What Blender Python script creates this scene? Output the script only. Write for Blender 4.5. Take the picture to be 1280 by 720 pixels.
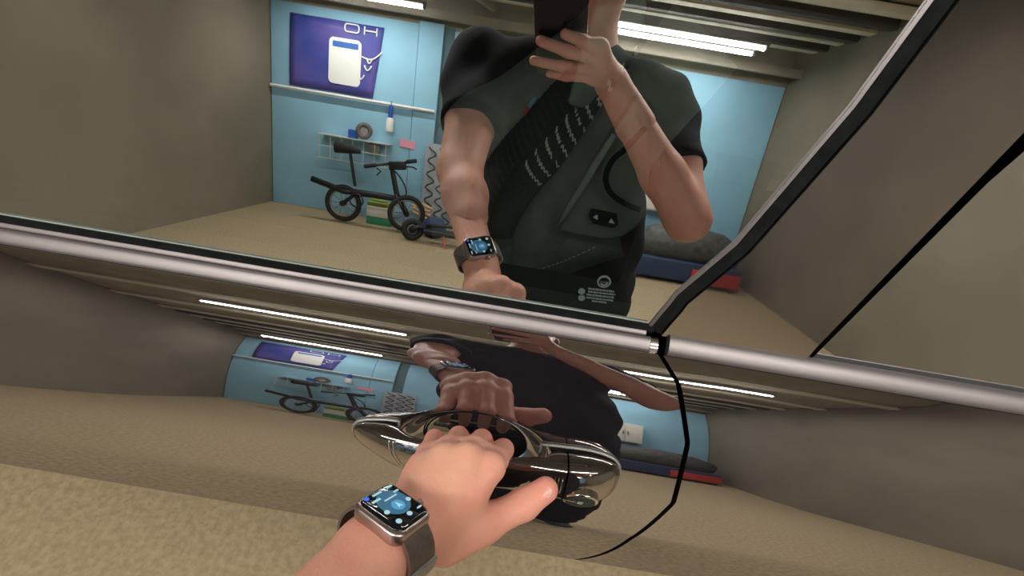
import bpy, bmesh, math, random
import numpy as np
from mathutils import Vector, Matrix

for o in list(bpy.data.objects):
    bpy.data.objects.remove(o, do_unlink=True)
scene = bpy.context.scene
COL = scene.collection
random.seed(4)
rng = np.random.RandomState(4)

# ------------------------------------------------------------------ camera
FOCAL_PX = 560.0
PITCH, ROLL = math.radians(46.5), math.radians(9.5)
EYE = Vector((0, 0, 1.37))
FWD = Vector((0, math.cos(PITCH), -math.sin(PITCH)))
UP0 = Vector((0, math.sin(PITCH), math.cos(PITCH)))
RIGHT0 = Vector((1, 0, 0))
CR, SR = math.cos(ROLL), math.sin(ROLL)
RIGHT = RIGHT0 * CR + UP0 * SR
UP = UP0 * CR - RIGHT0 * SR
cam_data = bpy.data.cameras.new('camera')
cam_data.sensor_width = 36.0
cam_data.lens = 36.0 * FOCAL_PX / 1280.0
cam_data.clip_start = 0.005
cam = bpy.data.objects.new('camera', cam_data)
COL.objects.link(cam)
cam.matrix_world = Matrix((
    (RIGHT.x, UP.x, -FWD.x, EYE.x),
    (RIGHT.y, UP.y, -FWD.y, EYE.y),
    (RIGHT.z, UP.z, -FWD.z, EYE.z),
    (0, 0, 0, 1)))
scene.camera = cam

# ------------------------------------------------------------------ world, exposure
world = bpy.data.worlds.new('world')
scene.world = world
world.use_nodes = True
bg = world.node_tree.nodes['Background']
bg.inputs[0].default_value = (0.9, 0.95, 1.0, 1)
bg.inputs[1].default_value = 0.3
scene.view_settings.view_transform = 'Standard'
scene.view_settings.look = 'None'
scene.view_settings.gamma = 1.0
scene.view_settings.use_curve_mapping = False
scene.view_settings.exposure = 0.22
LAMP_W = 18.0            # watts of each ceiling tube

# ------------------------------------------------------------------ measuring helpers
def sight(px, py, depth):
    """world point at a given depth along the sight line of a photograph pixel"""
    dx, dy = px - 640.0, py - 360.0
    return EYE + (FWD + RIGHT * (dx / FOCAL_PX) - UP * (dy / FOCAL_PX)) * depth

def sight_y(px, py, y):
    r = sight(px, py, 1.0) - EYE
    return EYE + r * ((y - EYE.y) / r.y)

TILT = math.radians(14.0)
GLASS_P = Vector((0, 0.322, 1.37 - 0.3616))
GLASS_N = Vector((0, -math.cos(TILT), math.sin(TILT)))
GLASS_UP = Vector((0, math.sin(TILT), math.cos(TILT)))

def mirror(p):
    return p - GLASS_N * (2 * (p - GLASS_P).dot(GLASS_N))

def seen_y(px, py, y):
    """real point, at world depth y, that the photograph shows mirrored in the window"""
    a, b = mirror(sight(px, py, 1.0)), mirror(sight(px, py, 2.0))
    return a + (b - a) * ((y - a.y) / (b.y - a.y))

def seen_z(px, py, z):
    a, b = mirror(sight(px, py, 1.0)), mirror(sight(px, py, 2.0))
    return a + (b - a) * ((z - a.z) / (b.z - a.z))

def on_glass(px, py):
    r = sight(px, py, 1.0) - EYE
    return EYE + r * ((GLASS_P - EYE).dot(GLASS_N) / r.dot(GLASS_N))

# ------------------------------------------------------------------ materials
def mat(name, color, rough=0.5, metal=0.0, vary=0.0, scale=20.0, bump=0.0, bscale=60.0,
        coat=0.0, spec=0.5, color2=None, emit=None, estr=0.0, detail=3.0):
    m = bpy.data.materials.new(name)
    m.use_nodes = True
    nt = m.node_tree
    b = nt.nodes['Principled BSDF']
    b.inputs['Base Color'].default_value = (*color, 1)
    b.inputs['Roughness'].default_value = rough
    b.inputs['Metallic'].default_value = metal
    b.inputs['Specular IOR Level'].default_value = spec
    b.inputs['Coat Weight'].default_value = coat
    if emit:
        b.inputs['Emission Color'].default_value = (*emit, 1)
        b.inputs['Emission Strength'].default_value = estr
    tc = nt.nodes.new('ShaderNodeTexCoord')
    if vary > 0 or color2:
        n = nt.nodes.new('ShaderNodeTexNoise')
        n.inputs['Scale'].default_value = scale
        n.inputs['Detail'].default_value = detail
        nt.links.new(tc.outputs['Object'], n.inputs['Vector'])
        mx = nt.nodes.new('ShaderNodeMix')
        mx.data_type = 'RGBA'
        c2 = color2 or tuple(max(0, c * (1 - vary)) for c in color)
        c1 = color if color2 else tuple(min(1, c * (1 + vary)) for c in color)
        mx.inputs[6].default_value = (*c1, 1)
        mx.inputs[7].default_value = (*c2, 1)
        rp = nt.nodes.new('ShaderNodeMapRange')
        rp.inputs['From Min'].default_value = 0.35
        rp.inputs['From Max'].default_value = 0.65
        nt.links.new(n.outputs['Fac'], rp.inputs['Value'])
        nt.links.new(rp.outputs['Result'], mx.inputs[0])
        nt.links.new(mx.outputs[2], b.inputs['Base Color'])
    if bump > 0:
        n2 = nt.nodes.new('ShaderNodeTexNoise')
        n2.inputs['Scale'].default_value = bscale
        n2.inputs['Detail'].default_value = 4
        nt.links.new(tc.outputs['Object'], n2.inputs['Vector'])
        bp = nt.nodes.new('ShaderNodeBump')
        bp.inputs['Strength'].default_value = bump
        bp.inputs['Distance'].default_value = 0.002
        nt.links.new(n2.outputs['Fac'], bp.inputs['Height'])
        nt.links.new(bp.outputs['Normal'], b.inputs['Normal'])
    return m

def mirror_mix(name, base, rough_base, face, graze, tint=(1, 1, 1), gloss_rough=0.0, transparent=None):
    """dielectric-like surface: a base (opaque or see-through) under a mirror coat whose strength grows towards grazing"""
    m = bpy.data.materials.new(name)
    m.use_nodes = True
    nt = m.node_tree
    nt.nodes.clear()
    out = nt.nodes.new('ShaderNodeOutputMaterial')
    mix = nt.nodes.new('ShaderNodeMixShader')
    lw = nt.nodes.new('ShaderNodeLayerWeight')
    lw.inputs['Blend'].default_value = 0.35
    mr = nt.nodes.new('ShaderNodeMapRange')
    mr.inputs['To Min'].default_value = face
    mr.inputs['To Max'].default_value = graze
    nt.links.new(lw.outputs['Facing'], mr.inputs['Value'])
    nt.links.new(mr.outputs['Result'], mix.inputs[0])
    if transparent:
        b = nt.nodes.new('ShaderNodeBsdfTransparent')
        b.inputs[0].default_value = (*transparent, 1)
    else:
        b = nt.nodes.new('ShaderNodeBsdfDiffuse')
        b.inputs[0].default_value = (*base, 1)
    g = nt.nodes.new('ShaderNodeBsdfGlossy')
    g.inputs['Color'].default_value = (*tint, 1)
    g.inputs['Roughness'].default_value = gloss_rough
    nt.links.new(b.outputs[0], mix.inputs[1])
    nt.links.new(g.outputs[0], mix.inputs[2])
    nt.links.new(mix.outputs[0], out.inputs['Surface'])
    return m

def clear_glass(name, tint):
    m = bpy.data.materials.new(name)
    m.use_nodes = True
    nt = m.node_tree
    nt.nodes.clear()
    out = nt.nodes.new('ShaderNodeOutputMaterial')
    b = nt.nodes.new('ShaderNodeBsdfTransparent')
    b.inputs[0].default_value = (*tint, 1)
    nt.links.new(b.outputs[0], out.inputs['Surface'])
    return m

def stitched(name, color, thread, kx, ky):
    """dark knitted cloth"""
    return mat(name, color, 0.9, vary=0.3, scale=300, bump=0.4, bscale=500, spec=0.2)

M = {}
M['paint'] = mirror_mix('black_paint', (0.012, 0.010, 0.012), 0.1, 0.36, 0.62, (0.92, 0.92, 0.94), 0.01)
M['glass'] = mirror_mix('window_glass', None, 0, 0.59, 0.82, (0.93, 0.97, 0.98), 0.0, transparent=(0.86, 0.93, 0.88))
M['glass_in'] = clear_glass('glass_inner', (0.94, 0.98, 0.96))
M['gloss_black'] = mirror_mix('gloss_black', (0.012, 0.011, 0.012), 0.1, 0.25, 0.85, (0.95, 0.93, 0.93), 0.03)
M['handle'] = mirror_mix('handle_lacquer', (0.02, 0.016, 0.015), 0.1, 0.19, 0.80, (0.96, 0.92, 0.91), 0.03)
M['alu'] = mat('brushed_aluminium', (0.25, 0.225, 0.225), 0.5, 0.95, vary=0.04, scale=6)
M['chrome'] = mat('chrome', (0.78, 0.75, 0.74), 0.10, 1.0)
M['rubber'] = mat('black_rubber', (0.006, 0.007, 0.0065), 0.8, spec=0.08, vary=0.3, scale=80)
M['void'] = mat('black_interior', (0.004, 0.005, 0.0045), 0.9, spec=0.1)
M['trim_dark'] = mat('dark_trim', (0.02, 0.026, 0.023), 0.6, spec=0.3, bump=0.2, bscale=700)
M['leather'] = mat('charcoal_leather', (0.21, 0.22, 0.20), 0.5, spec=0.35, vary=0.10, scale=40, bump=0.3, bscale=500)
M['leather_dark'] = mat('dark_leather', (0.175, 0.185, 0.165), 0.6, spec=0.3, vary=0.12, scale=40, bump=0.3, bscale=500)
M['knit'] = stitched('black_knit', (0.035, 0.04, 0.041), None, 1, 1)
M['knit2'] = stitched('perforated_cloth', (0.055, 0.064, 0.058), None, 1, 1)
M['plastic'] = mat('seat_plastic', (0.17, 0.18, 0.16), 0.38, spec=0.5, bump=0.1, bscale=900)
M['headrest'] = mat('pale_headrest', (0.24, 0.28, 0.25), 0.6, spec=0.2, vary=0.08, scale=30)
M['thread'] = mat('pale_thread', (0.85, 0.88, 0.80), 0.7)
M['tag_blue'] = mat('tag_blue', (0.20, 0.50, 0.80), 0.6)
M['tag_red'] = mat('tag_red', (0.75, 0.08, 0.05), 0.6)
M['mark'] = mat('white_mark', (0.9, 0.9, 0.9), 0.5)
M['etch'] = mat('etched_print', (0.055, 0.075, 0.065), 0.7, spec=0.1)
M['skin'] = mat('skin', (0.68, 0.34, 0.24), 0.48, vary=0.0, scale=22, color2=(0.65, 0.285, 0.205), bump=0.25, bscale=320, spec=0.22, detail=4)
M['nail'] = mat('nail', (0.68, 0.37, 0.30), 0.35, spec=0.5)
M['lip'] = mat('lip', (0.50, 0.20, 0.17), 0.5)
M['eye'] = mat('eye_white', (0.8, 0.78, 0.75), 0.2)
M['iris'] = mat('iris', (0.06, 0.04, 0.03), 0.2)
M['hair'] = mat('dark_hair', (0.02, 0.014, 0.01), 0.6, bump=0.8, bscale=160)
M['shirt'] = mat('black_cotton', (0.016, 0.017, 0.019), 0.9, vary=0.15, scale=14, bump=0.3, bscale=900, spec=0.15)
M['jeans'] = mat('dark_denim', (0.018, 0.020, 0.030), 0.9, vary=0.25, scale=30, spec=0.1)
M['shoe'] = mat('black_shoe', (0.02, 0.02, 0.02), 0.6)
M['sole'] = mat('white_sole', (0.6, 0.6, 0.58), 0.7)
M['watch_case'] = mat('pink_grey_aluminium', (0.52, 0.42, 0.40), 0.32, 1.0)
M['watch_band'] = mat('grey_band', (0.17, 0.135, 0.115), 0.42, 0.75, vary=0.1, scale=200)
M['watch_glass'] = mat('watch_glass', (0.004, 0.006, 0.008), 0.06, spec=0.6)
M['phone_back'] = mat('phone_back', (0.012, 0.010, 0.016), 0.25)
M['phone_side'] = mat('phone_side', (0.02, 0.02, 0.024), 0.4, 0.4)
M['blue_wall'] = mat('blue_wall', (0.30, 0.555, 0.71), 0.75, vary=0.05, scale=2.2, bump=0.15, bscale=30, spec=0.25)
M['blue_gap'] = mat('blue_joint', (0.10, 0.17, 0.19), 0.8)
M['tan_wall'] = mat('tan_wall', (0.20, 0.168, 0.125), 0.85, vary=0.1, scale=1.5, bump=0.2, bscale=25, spec=0.2)
M['upper_wall'] = mat('upper_wall', (0.30, 0.27, 0.215), 0.85, vary=0.12, scale=3)
M['ceiling'] = mat('ceiling_boards', (0.42, 0.38, 0.30), 0.85, vary=0.12, scale=3)
M['beam'] = mat('ceiling_beam', (0.82, 0.76, 0.60), 0.6, vary=0.06, scale=8)
M['duct'] = mat('dark_cable_tray', (0.09, 0.075, 0.07), 0.7)
M['concrete'] = mat('concrete_floor', (0.38, 0.295, 0.18), 0.85, color2=(0.29, 0.22, 0.13), scale=55, bump=0.8, bscale=110, spec=0.2, detail=8)
M['white'] = mat('white_plastic', (0.78, 0.76, 0.70), 0.5)
M['fixture'] = mat('lamp_housing', (0.22, 0.21, 0.19), 0.6)
M['tube'] = mat('lamp_tube', (1, 1, 1), 0.5, emit=(1.0, 0.97, 0.92), estr=24.0)
M['banner'] = mat('banner_blue', (0.035, 0.06, 0.30), 0.5, color2=(0.11, 0.09, 0.36), scale=2.0)
M['banner_white'] = mat('banner_white', (0.86, 0.86, 0.82), 0.5)
M['banner_stripe'] = mat('banner_stripe', (0.05, 0.16, 0.52), 0.5)
M['pink'] = mat('pink_paper', (0.85, 0.36, 0.46), 0.8)
M['blue_plastic'] = mat('blue_plastic', (0.03, 0.10, 0.42), 0.4)
M['grey_metal'] = mat('grey_metal', (0.28, 0.27, 0.25), 0.45, 0.6)
M['dark_metal'] = mat('dark_metal', (0.03, 0.03, 0.03), 0.45, 0.5)
M['tyre'] = mat('tyre_rubber', (0.015, 0.015, 0.015), 0.8)
M['disc'] = mat('brown_disc', (0.12, 0.10, 0.085), 0.6)
M['wire'] = mat('pale_wire', (0.62, 0.62, 0.58), 0.4, 0.3)
M['green'] = mat('green_card', (0.03, 0.22, 0.10), 0.7)
M['card_white'] = mat('white_card', (0.62, 0.60, 0.52), 0.8)
M['card'] = mat('brown_card', (0.50, 0.30, 0.13), 0.8, vary=0.12, scale=10)
M['lime'] = mat('lime_cloth', (0.22, 0.30, 0.06), 0.9)
M['navy'] = mat('navy_bag', (0.02, 0.035, 0.09), 0.8)
M['wood'] = mat('pale_wood', (0.55, 0.36, 0.18), 0.7, vary=0.15, scale=40)
M['rack'] = mat('rack_grey', (0.36, 0.38, 0.42), 0.6)
M['red'] = mat('red_paint', (0.45, 0.04, 0.03), 0.5)
M['chest_grey'] = mat('chest_grey', (0.06, 0.06, 0.055), 0.6, vary=0.3, scale=18)
M['rim'] = mat('rim_metal', (0.45, 0.45, 0.46), 0.3, 0.9)

# ------------------------------------------------------------------ mesh helpers
class MB:
    def __init__(self):
        self.v, self.f, self.mi = [], [], []
    def add(self, verts, faces, mi=0):
        b = len(self.v)
        self.v += [tuple(p) for p in verts]
        self.f += [tuple(b + i for i in f) for f in faces]
        self.mi += [mi] * len(faces)
        return self
    def box(self, c, size, rot=None, mi=0):
        c = Vector(c); s = [d / 2 for d in size]
        vs = [Vector((x * s[0], y * s[1], z * s[2])) for x in (-1, 1) for y in (-1, 1) for z in (-1, 1)]
        if rot is not None:
            vs = [rot @ p for p in vs]
        return self.add([c + p for p in vs], [(0, 1, 3, 2), (4, 6, 7, 5), (0, 4, 5, 1), (2, 3, 7, 6), (0, 2, 6, 4), (1, 5, 7, 3)], mi)
    def tube(self, pts, r, n=10, caps=True, mi=0, closed=False):
        pts = [Vector(p) for p in pts]
        rs = r if isinstance(r, (list, tuple)) else [r] * len(pts)
        ring, prev = [], None
        m = len(pts)
        for i, p in enumerate(pts):
            if closed:
                t = pts[(i + 1) % m] - pts[i - 1]
            else:
                t = pts[min(i + 1, m - 1)] - pts[max(i - 1, 0)]
            t.normalize()
            if prev is None:
                a = Vector((0, 0, 1)) if abs(t.z) < 0.9 else Vector((1, 0, 0))
            else:
                a = prev
            u = (a - t * a.dot(t)).normalized(); prev = u
            w = t.cross(u)
            ring.append([p + (u * math.cos(2 * math.pi * k / n) + w * math.sin(2 * math.pi * k / n)) * rs[i] for k in range(n)])
        vs = [q for rg in ring for q in rg]
        fs = []
        for i in range(m if closed else m - 1):
            j = (i + 1) % m
            for k in range(n):
                fs.append((i * n + k, i * n + (k + 1) % n, j * n + (k + 1) % n, j * n + k))
        if caps and not closed:
            fs.append(tuple(reversed(range(n)))); fs.append(tuple((m - 1) * n + k for k in range(n)))
        return self.add(vs, fs, mi)
    def ring(self, c, axis, R, r, n=28, k=8, mi=0):
        axis = Vector(axis).normalized()
        a = Vector((0, 0, 1)) if abs(axis.z) < 0.9 else Vector((1, 0, 0))
        u = (a - axis * a.dot(axis)).normalized(); w = axis.cross(u)
        return self.tube([Vector(c) + (u * math.cos(2 * math.pi * i / n) + w * math.sin(2 * math.pi * i / n)) * R for i in range(n)], r, k, mi=mi, closed=True)
    def disc(self, c, axis, R, th, n=28, mi=0):
        axis = Vector(axis).normalized()
        c = Vector(c)
        return self.tube([c - axis * th / 2, c + axis * th / 2], R, n, mi=mi)
    def loft(self, rows, closed=False, mi=0, cap=False):
        n = len(rows[0])
        vs = [p for r in rows for p in r]
        fs = []
        for i in range(len(rows) - 1):
            for k in range(n if closed else n - 1):
                k2 = (k + 1) % n
                fs.append((i * n + k, i * n + k2, (i + 1) * n + k2, (i + 1) * n + k))
        if cap:
            fs.append(tuple(reversed(range(n)))); fs.append(tuple((len(rows) - 1) * n + k for k in range(n)))
        return self.add(vs, fs, mi)
    def prism(self, poly, n, th, mi=0):
        """outline poly (world points, roughly flat) given thickness th along n"""
        n = Vector(n).normalized(); k = len(poly)
        a = [Vector(p) for p in poly]; b = [p - n * th for p in a]
        fs = [tuple(range(k)), tuple(k + i for i in reversed(range(k)))]
        fs += [(i, k + i, k + (i + 1) % k, (i + 1) % k) for i in range(k)]
        return self.add(a + b, fs, mi)
    def build(self, name, m, parent=None, smooth=False, bevel=0.0, recalc=True, angle=None):
        me = bpy.data.meshes.new(name)
        me.from_pydata(self.v, [], self.f)
        for mm in (m if isinstance(m, (list, tuple)) else [m]):
            me.materials.append(mm)
        me.polygons.foreach_set('material_index', self.mi)
        if recalc:
            bm = bmesh.new(); bm.from_mesh(me)
            bmesh.ops.recalc_face_normals(bm, faces=bm.faces)
            bm.to_mesh(me); bm.free()
        o = bpy.data.objects.new(name, me)
        COL.objects.link(o)
        if bevel:
            md = o.modifiers.new('bevel', 'BEVEL'); md.width = bevel; md.segments = 3
            md.limit_method = 'ANGLE'; md.angle_limit = math.radians(40)
        if smooth or bevel:
            me.polygons.foreach_set('use_smooth', [True] * len(me.polygons))
            if angle is not None:
                me.set_sharp_from_angle(angle=math.radians(angle))
        me.update()
        if parent:
            attach(o, parent)
        return o

def attach(o, parent):
    """keep o where it stands: only a thing's own Empty is moved, parts stand at the world origin"""
    o.parent = parent
    off = Vector((0, 0, 0)) if parent.parent else Vector(parent.location)
    o.matrix_parent_inverse = Matrix.Translation(-off)

def tag(o, label, cat, group=None, kind=None):
    if label: o['label'] = label
    if cat: o['category'] = cat
    if group: o['group'] = group
    if kind: o['kind'] = kind
    return o

def thing(name, loc, label, cat, group=None):
    o = bpy.data.objects.new(name, None)
    o.empty_display_size = 0.05
    o.location = loc
    COL.objects.link(o)
    return tag(o, label, cat, group)

def part_empty(name, parent, label=None):
    o = bpy.data.objects.new(name, None)
    o.empty_display_size = 0.02
    COL.objects.link(o)
    o.location = (0, 0, 0)
    attach(o, parent)
    if label: o['label'] = label
    return o

def struct(o):
    o['kind'] = 'structure'
    return o

# ------------------------------------------------------------------ signed-distance bodies (one continuous skin)
def V3(p):
    return np.array([p[0], p[1], p[2]], float)

def cone(a, b, ra, rb, k=0.015, flat=None, cut=None):
    return dict(t='c', a=V3(a), b=V3(b), ra=ra, rb=rb, k=k, flat=flat, cut=cut)

def ell(c, r, k=0.015, rot=None, op='add', cut=None):
    return dict(t='e', c=V3(c), r=V3(r), k=k, rot=None if rot is None else np.array(rot, float), op=op, cut=cut)

def sdf_mesh(prims, h, relax=2, noise=None):
    los, his = [], []
    for p in prims:
        if p.get('op', 'add') == 'sub': continue
        if p['t'] == 'c':
            r = max(p['ra'], p['rb']); los.append(np.minimum(p['a'], p['b']) - r); his.append(np.maximum(p['a'], p['b']) + r)
        else:
            r = p['r'].max(); los.append(p['c'] - r); his.append(p['c'] + r)
    lo = np.min(los, 0) - 4 * h; hi = np.max(his, 0) + 4 * h
    n = np.ceil((hi - lo) / h).astype(int) + 1
    D = np.full(n, 0.5, np.float32)
    ax = [lo[i] + h * np.arange(n[i]) for i in range(3)]
    for p in prims:
        k = p['k']
        if p['t'] == 'c':
            r = max(p['ra'], p['rb']); a0 = np.minimum(p['a'], p['b']) - r; b0 = np.maximum(p['a'], p['b']) + r
        else:
            r = p['r'].max(); a0 = p['c'] - r; b0 = p['c'] + r
        pad = 1.5 * k + 4 * h
        i0 = np.clip(np.floor((a0 - pad - lo) / h).astype(int), 0, n - 1)
        i1 = np.clip(np.ceil((b0 + pad - lo) / h).astype(int) + 1, 1, n)
        sl = tuple(slice(i0[i], i1[i]) for i in range(3))
        X, Y, Z = np.meshgrid(*[ax[i][sl[i]] for i in range(3)], indexing='ij')
        Q = np.stack([X, Y, Z], -1)
        if p['t'] == 'c':
            ba = p['b'] - p['a']; L2 = max(ba @ ba, 1e-9)
            q = Q - p['a']
            t = np.clip((q @ ba) / L2, 0, 1)
            w = q - t[..., None] * ba
            if p['flat'] is not None:
                fa, ff = V3(p['flat'][0]), p['flat'][1]
                fa = fa / np.linalg.norm(fa)
                w = w + (w @ fa)[..., None] * (ff - 1.0) * fa
            d = np.linalg.norm(w, axis=-1) - (p['ra'] + (p['rb'] - p['ra']) * t)
        else:
            q = Q - p['c']
            if p['rot'] is not None: q = q @ p['rot']
            k0 = np.linalg.norm(q / p['r'], axis=-1); k1 = np.linalg.norm(q / p['r'] ** 2, axis=-1) + 1e-9
            d = k0 * (k0 - 1) / k1
        if p.get('cut') is not None:
            cp, cn = V3(p['cut'][0]), V3(p['cut'][1]); cn = cn / np.linalg.norm(cn)
            d = np.maximum(d, (Q - cp) @ cn)
        d0 = D[sl]
        if p.get('op', 'add') == 'sub':
            hh = np.clip(0.5 - 0.5 * (d0 + d) / k, 0, 1)
            D[sl] = d0 * (1 - hh) - d * hh + k * hh * (1 - hh)
        else:
            hh = np.clip(0.5 + 0.5 * (d0 - d) / k, 0, 1)
            D[sl] = d0 * (1 - hh) + d * hh - k * hh * (1 - hh)
    if noise:
        X, Y, Z = np.meshgrid(*ax, indexing='ij')
        D = D + noise(X, Y, Z).astype(np.float32)
    return surface_nets(D, lo, h, relax)

def surface_nets(D, lo, h, relax):
    S = D < 0
    nx, ny, nz = D.shape
    cs = np.zeros((nx - 1, ny - 1, nz - 1), np.int8)
    for i in (0, 1):
        for j in (0, 1):
            for k in (0, 1):
                cs += S[i:nx - 1 + i, j:ny - 1 + j, k:nz - 1 + k]
    act = (cs > 0) & (cs < 8)
    idx = -np.ones(act.shape, np.int64)
    cells = np.argwhere(act)
    idx[act] = np.arange(len(cells))
    acc = np.zeros((len(cells), 3)); cnt = np.zeros(len(cells))
    corners = [(i, j, k) for i in (0, 1) for j in (0, 1) for k in (0, 1)]
    for a in corners:
        for axis in range(3):
            if a[axis] == 1: continue
            b = list(a); b[axis] = 1
            ia = cells + np.array(a); ib = cells + np.array(b)
            da = D[ia[:, 0], ia[:, 1], ia[:, 2]]; db = D[ib[:, 0], ib[:, 1], ib[:, 2]]
            m = (da < 0) != (db < 0)
            t = np.where(m, da / np.where(m, da - db, 1), 0)
            pos = np.array(a, float)[None, :].repeat(len(cells), 0)
            pos[:, axis] += t
            acc[m] += pos[m]; cnt[m] += 1
    V = lo + h * (cells + acc / cnt[:, None])
    F = []
    for axis in range(3):
        u, w = (axis + 1) % 3, (axis + 2) % 3
        a = [slice(None)] * 3; b = [slice(None)] * 3
        a[axis] = slice(0, -1); b[axis] = slice(1, None)
        ch = S[tuple(a)] != S[tuple(b)]
        e = np.argwhere(ch)
        e = e[(e[:, u] > 0) & (e[:, w] > 0) & (e[:, u] < D.shape[u] - 1) & (e[:, w] < D.shape[w] - 1)]
        inside = S[tuple(e.T)]
        def cid(du, dw):
            q = e.copy(); q[:, u] -= du; q[:, w] -= dw
            return idx[tuple(q.T)]
        q = np.stack([cid(1, 1), cid(0, 1), cid(0, 0), cid(1, 0)], 1)
        q[~inside] = q[~inside][:, ::-1]
        F.append(q)
    F = np.concatenate(F)
    F = F[(F >= 0).all(1)]
    for _ in range(relax):
        s = np.zeros_like(V); c = np.zeros(len(V))
        for i in range(4):
            x, y = F[:, i], F[:, (i + 1) % 4]
            np.add.at(s, x, V[y]); np.add.at(c, x, 1)
            np.add.at(s, y, V[x]); np.add.at(c, y, 1)
        V = V * 0.5 + 0.5 * s / np.maximum(c, 1)[:, None]
    return V, F

def skin_obj(name, pieces, m, parent, warm=None, pale=None):
    Vs, Fs, b = [], [], 0
    for V, F in pieces:
        Vs.append(V); Fs.append(F + b); b += len(V)
    V = np.concatenate(Vs); F = np.concatenate(Fs)
    me = bpy.data.meshes.new(name)
    me.vertices.add(len(V)); me.vertices.foreach_set('co', V.astype(np.float32).ravel())
    me.loops.add(F.size); me.loops.foreach_set('vertex_index', F.astype(np.int32).ravel())
    me.polygons.add(len(F)); me.polygons.foreach_set('loop_start', (np.arange(len(F)) * 4).astype(np.int32))
    me.polygons.foreach_set('use_smooth', np.ones(len(F), bool))
    me.update(calc_edges=True)
    me.validate()
    me.materials.append(m)
    for nm, spots in (('flush', warm), ('pale', pale)):
        if not spots: continue
        # ruddiness of knuckles and finger ends, paleness over the tendons (a property of the skin itself)
        f = np.zeros(len(V))
        for p, r, w in spots:
            d2 = ((V - V3(p)) ** 2).sum(1)
            f = np.maximum(f, w * np.exp(-d2 / (r * r)))
        at = me.attributes.new(nm, 'FLOAT', 'POINT')
        at.data.foreach_set('value', f.astype(np.float32))
    o = bpy.data.objects.new(name, me)
    COL.objects.link(o)
    if parent: attach(o, parent)
    return o

def flush_skin(m):
    """mix a ruddier tone at the knuckles and a paler, yellower one over the back of the hand"""
    nt = m.node_tree; b = nt.nodes['Principled BSDF']
    src = b.inputs['Base Color'].links[0].from_socket
    at = nt.nodes.new('ShaderNodeAttribute'); at.attribute_name = 'flush'
    mx = nt.nodes.new('ShaderNodeMix'); mx.data_type = 'RGBA'
    nt.links.new(at.outputs['Fac'], mx.inputs[0])
    nt.links.new(src, mx.inputs[6])
    mx.inputs[7].default_value = (.70, .25, .20, 1)
    a2 = nt.nodes.new('ShaderNodeAttribute'); a2.attribute_name = 'pale'
    m2 = nt.nodes.new('ShaderNodeMix'); m2.data_type = 'RGBA'
    nt.links.new(a2.outputs['Fac'], m2.inputs[0])
    nt.links.new(mx.outputs[2], m2.inputs[6])
    m2.inputs[7].default_value = (.80, .50, .30, 1)
    nt.links.new(m2.outputs[2], b.inputs['Base Color'])
flush_skin(M['skin'])

#@@ROOM
# ================================================================== THE ROOM
WALL_Y = -4.48
XL, XR, YF, ZC = -3.0, 2.5, 4.2, 2.44

struct(MB().box(((XL + XR) / 2, (WALL_Y + YF) / 2, -0.05), (XR - XL + .4, YF - WALL_Y + .4, 0.1)).build('floor', M['concrete']))
ceil = struct(MB().box(((XL + XR) / 2, (WALL_Y + YF) / 2, ZC + 0.05), (XR - XL + .4, YF - WALL_Y + .4, 0.1)).build('ceiling', M['ceiling']))
wb = struct(MB().box(((XL + XR) / 2, WALL_Y - 0.08, ZC / 2), (XR - XL + .4, 0.1, ZC)).build('wall_back', M['upper_wall']))
struct(MB().box((XL - 0.05, (WALL_Y + YF) / 2, ZC / 2), (0.1, YF - WALL_Y + .2, ZC)).build('wall_left', M['tan_wall']))
struct(MB().box((XR + 0.05, (WALL_Y + YF) / 2, ZC / 2), (0.1, YF - WALL_Y + .2, ZC)).build('wall_right', M['tan_wall']))
struct(MB().box(((XL + XR) / 2, YF + 0.05, ZC / 2), (XR - XL + .4, 0.1, ZC)).build('wall_front', M['tan_wall']))
# blue boards on the back wall, a joint strip between the second and third
for (x0, x1, z1, pr) in ((XL + .01, -1.41, 2.125, 0.03), (-1.405, -1.145, 2.155, 0.036), (-1.03, 0.35, 2.11, 0.012), (0.355, XR - .01, 2.10, 0.012)):
    MB().box(((x0 + x1) / 2, WALL_Y - 0.03 + pr / 2, z1 / 2), (x1 - x0, pr, z1)).build('wall_panel', M['blue_wall'], wb, bevel=0.004)
MB().box((-1.085, WALL_Y - 0.028, 1.07), (0.11, 0.006, 2.14)).build('joint_strip', M['blue_gap'], wb)
# ceiling beams and trays
k = 0
for (y, z, w, hgt, mm) in ((-4.30, 2.20, 0.05, 0.08, 'upper_wall'), (-4.16, 2.40, 0.09, 0.05, 'beam'), (-3.98, 2.39, 0.07, 0.07, 'duct'), (-3.78, 2.40, 0.09, 0.05, 'beam'), (-3.58, 2.39, 0.07, 0.07, 'duct'),
                           (-3.38, 2.40, 0.10, 0.05, 'beam'), (-3.15, 2.39, 0.07, 0.07, 'duct'), (-2.90, 2.40, 0.10, 0.05, 'beam'),
                           (-2.35, 2.40, 0.10, 0.05, 'beam'), (-1.60, 2.40, 0.10, 0.05, 'beam'), (-1.0, 2.40, 0.10, 0.05, 'beam'), (-0.2, 2.40, 0.10, 0.05, 'beam')):
    k += 1
    struct(MB().box(((XL + XR) / 2, y, z), (XR - XL, w, hgt)).build('trim_%d' % k, M[mm]))
for x in (-0.95, 0.02):
    k += 1
    struct(MB().box((x, -3.4, 2.325), (0.05, 1.9, 0.05), Matrix.Rotation(0.35 if x < -.5 else -.2, 3, 'Z')).build('trim_%d' % k, M['upper_wall']))

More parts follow.
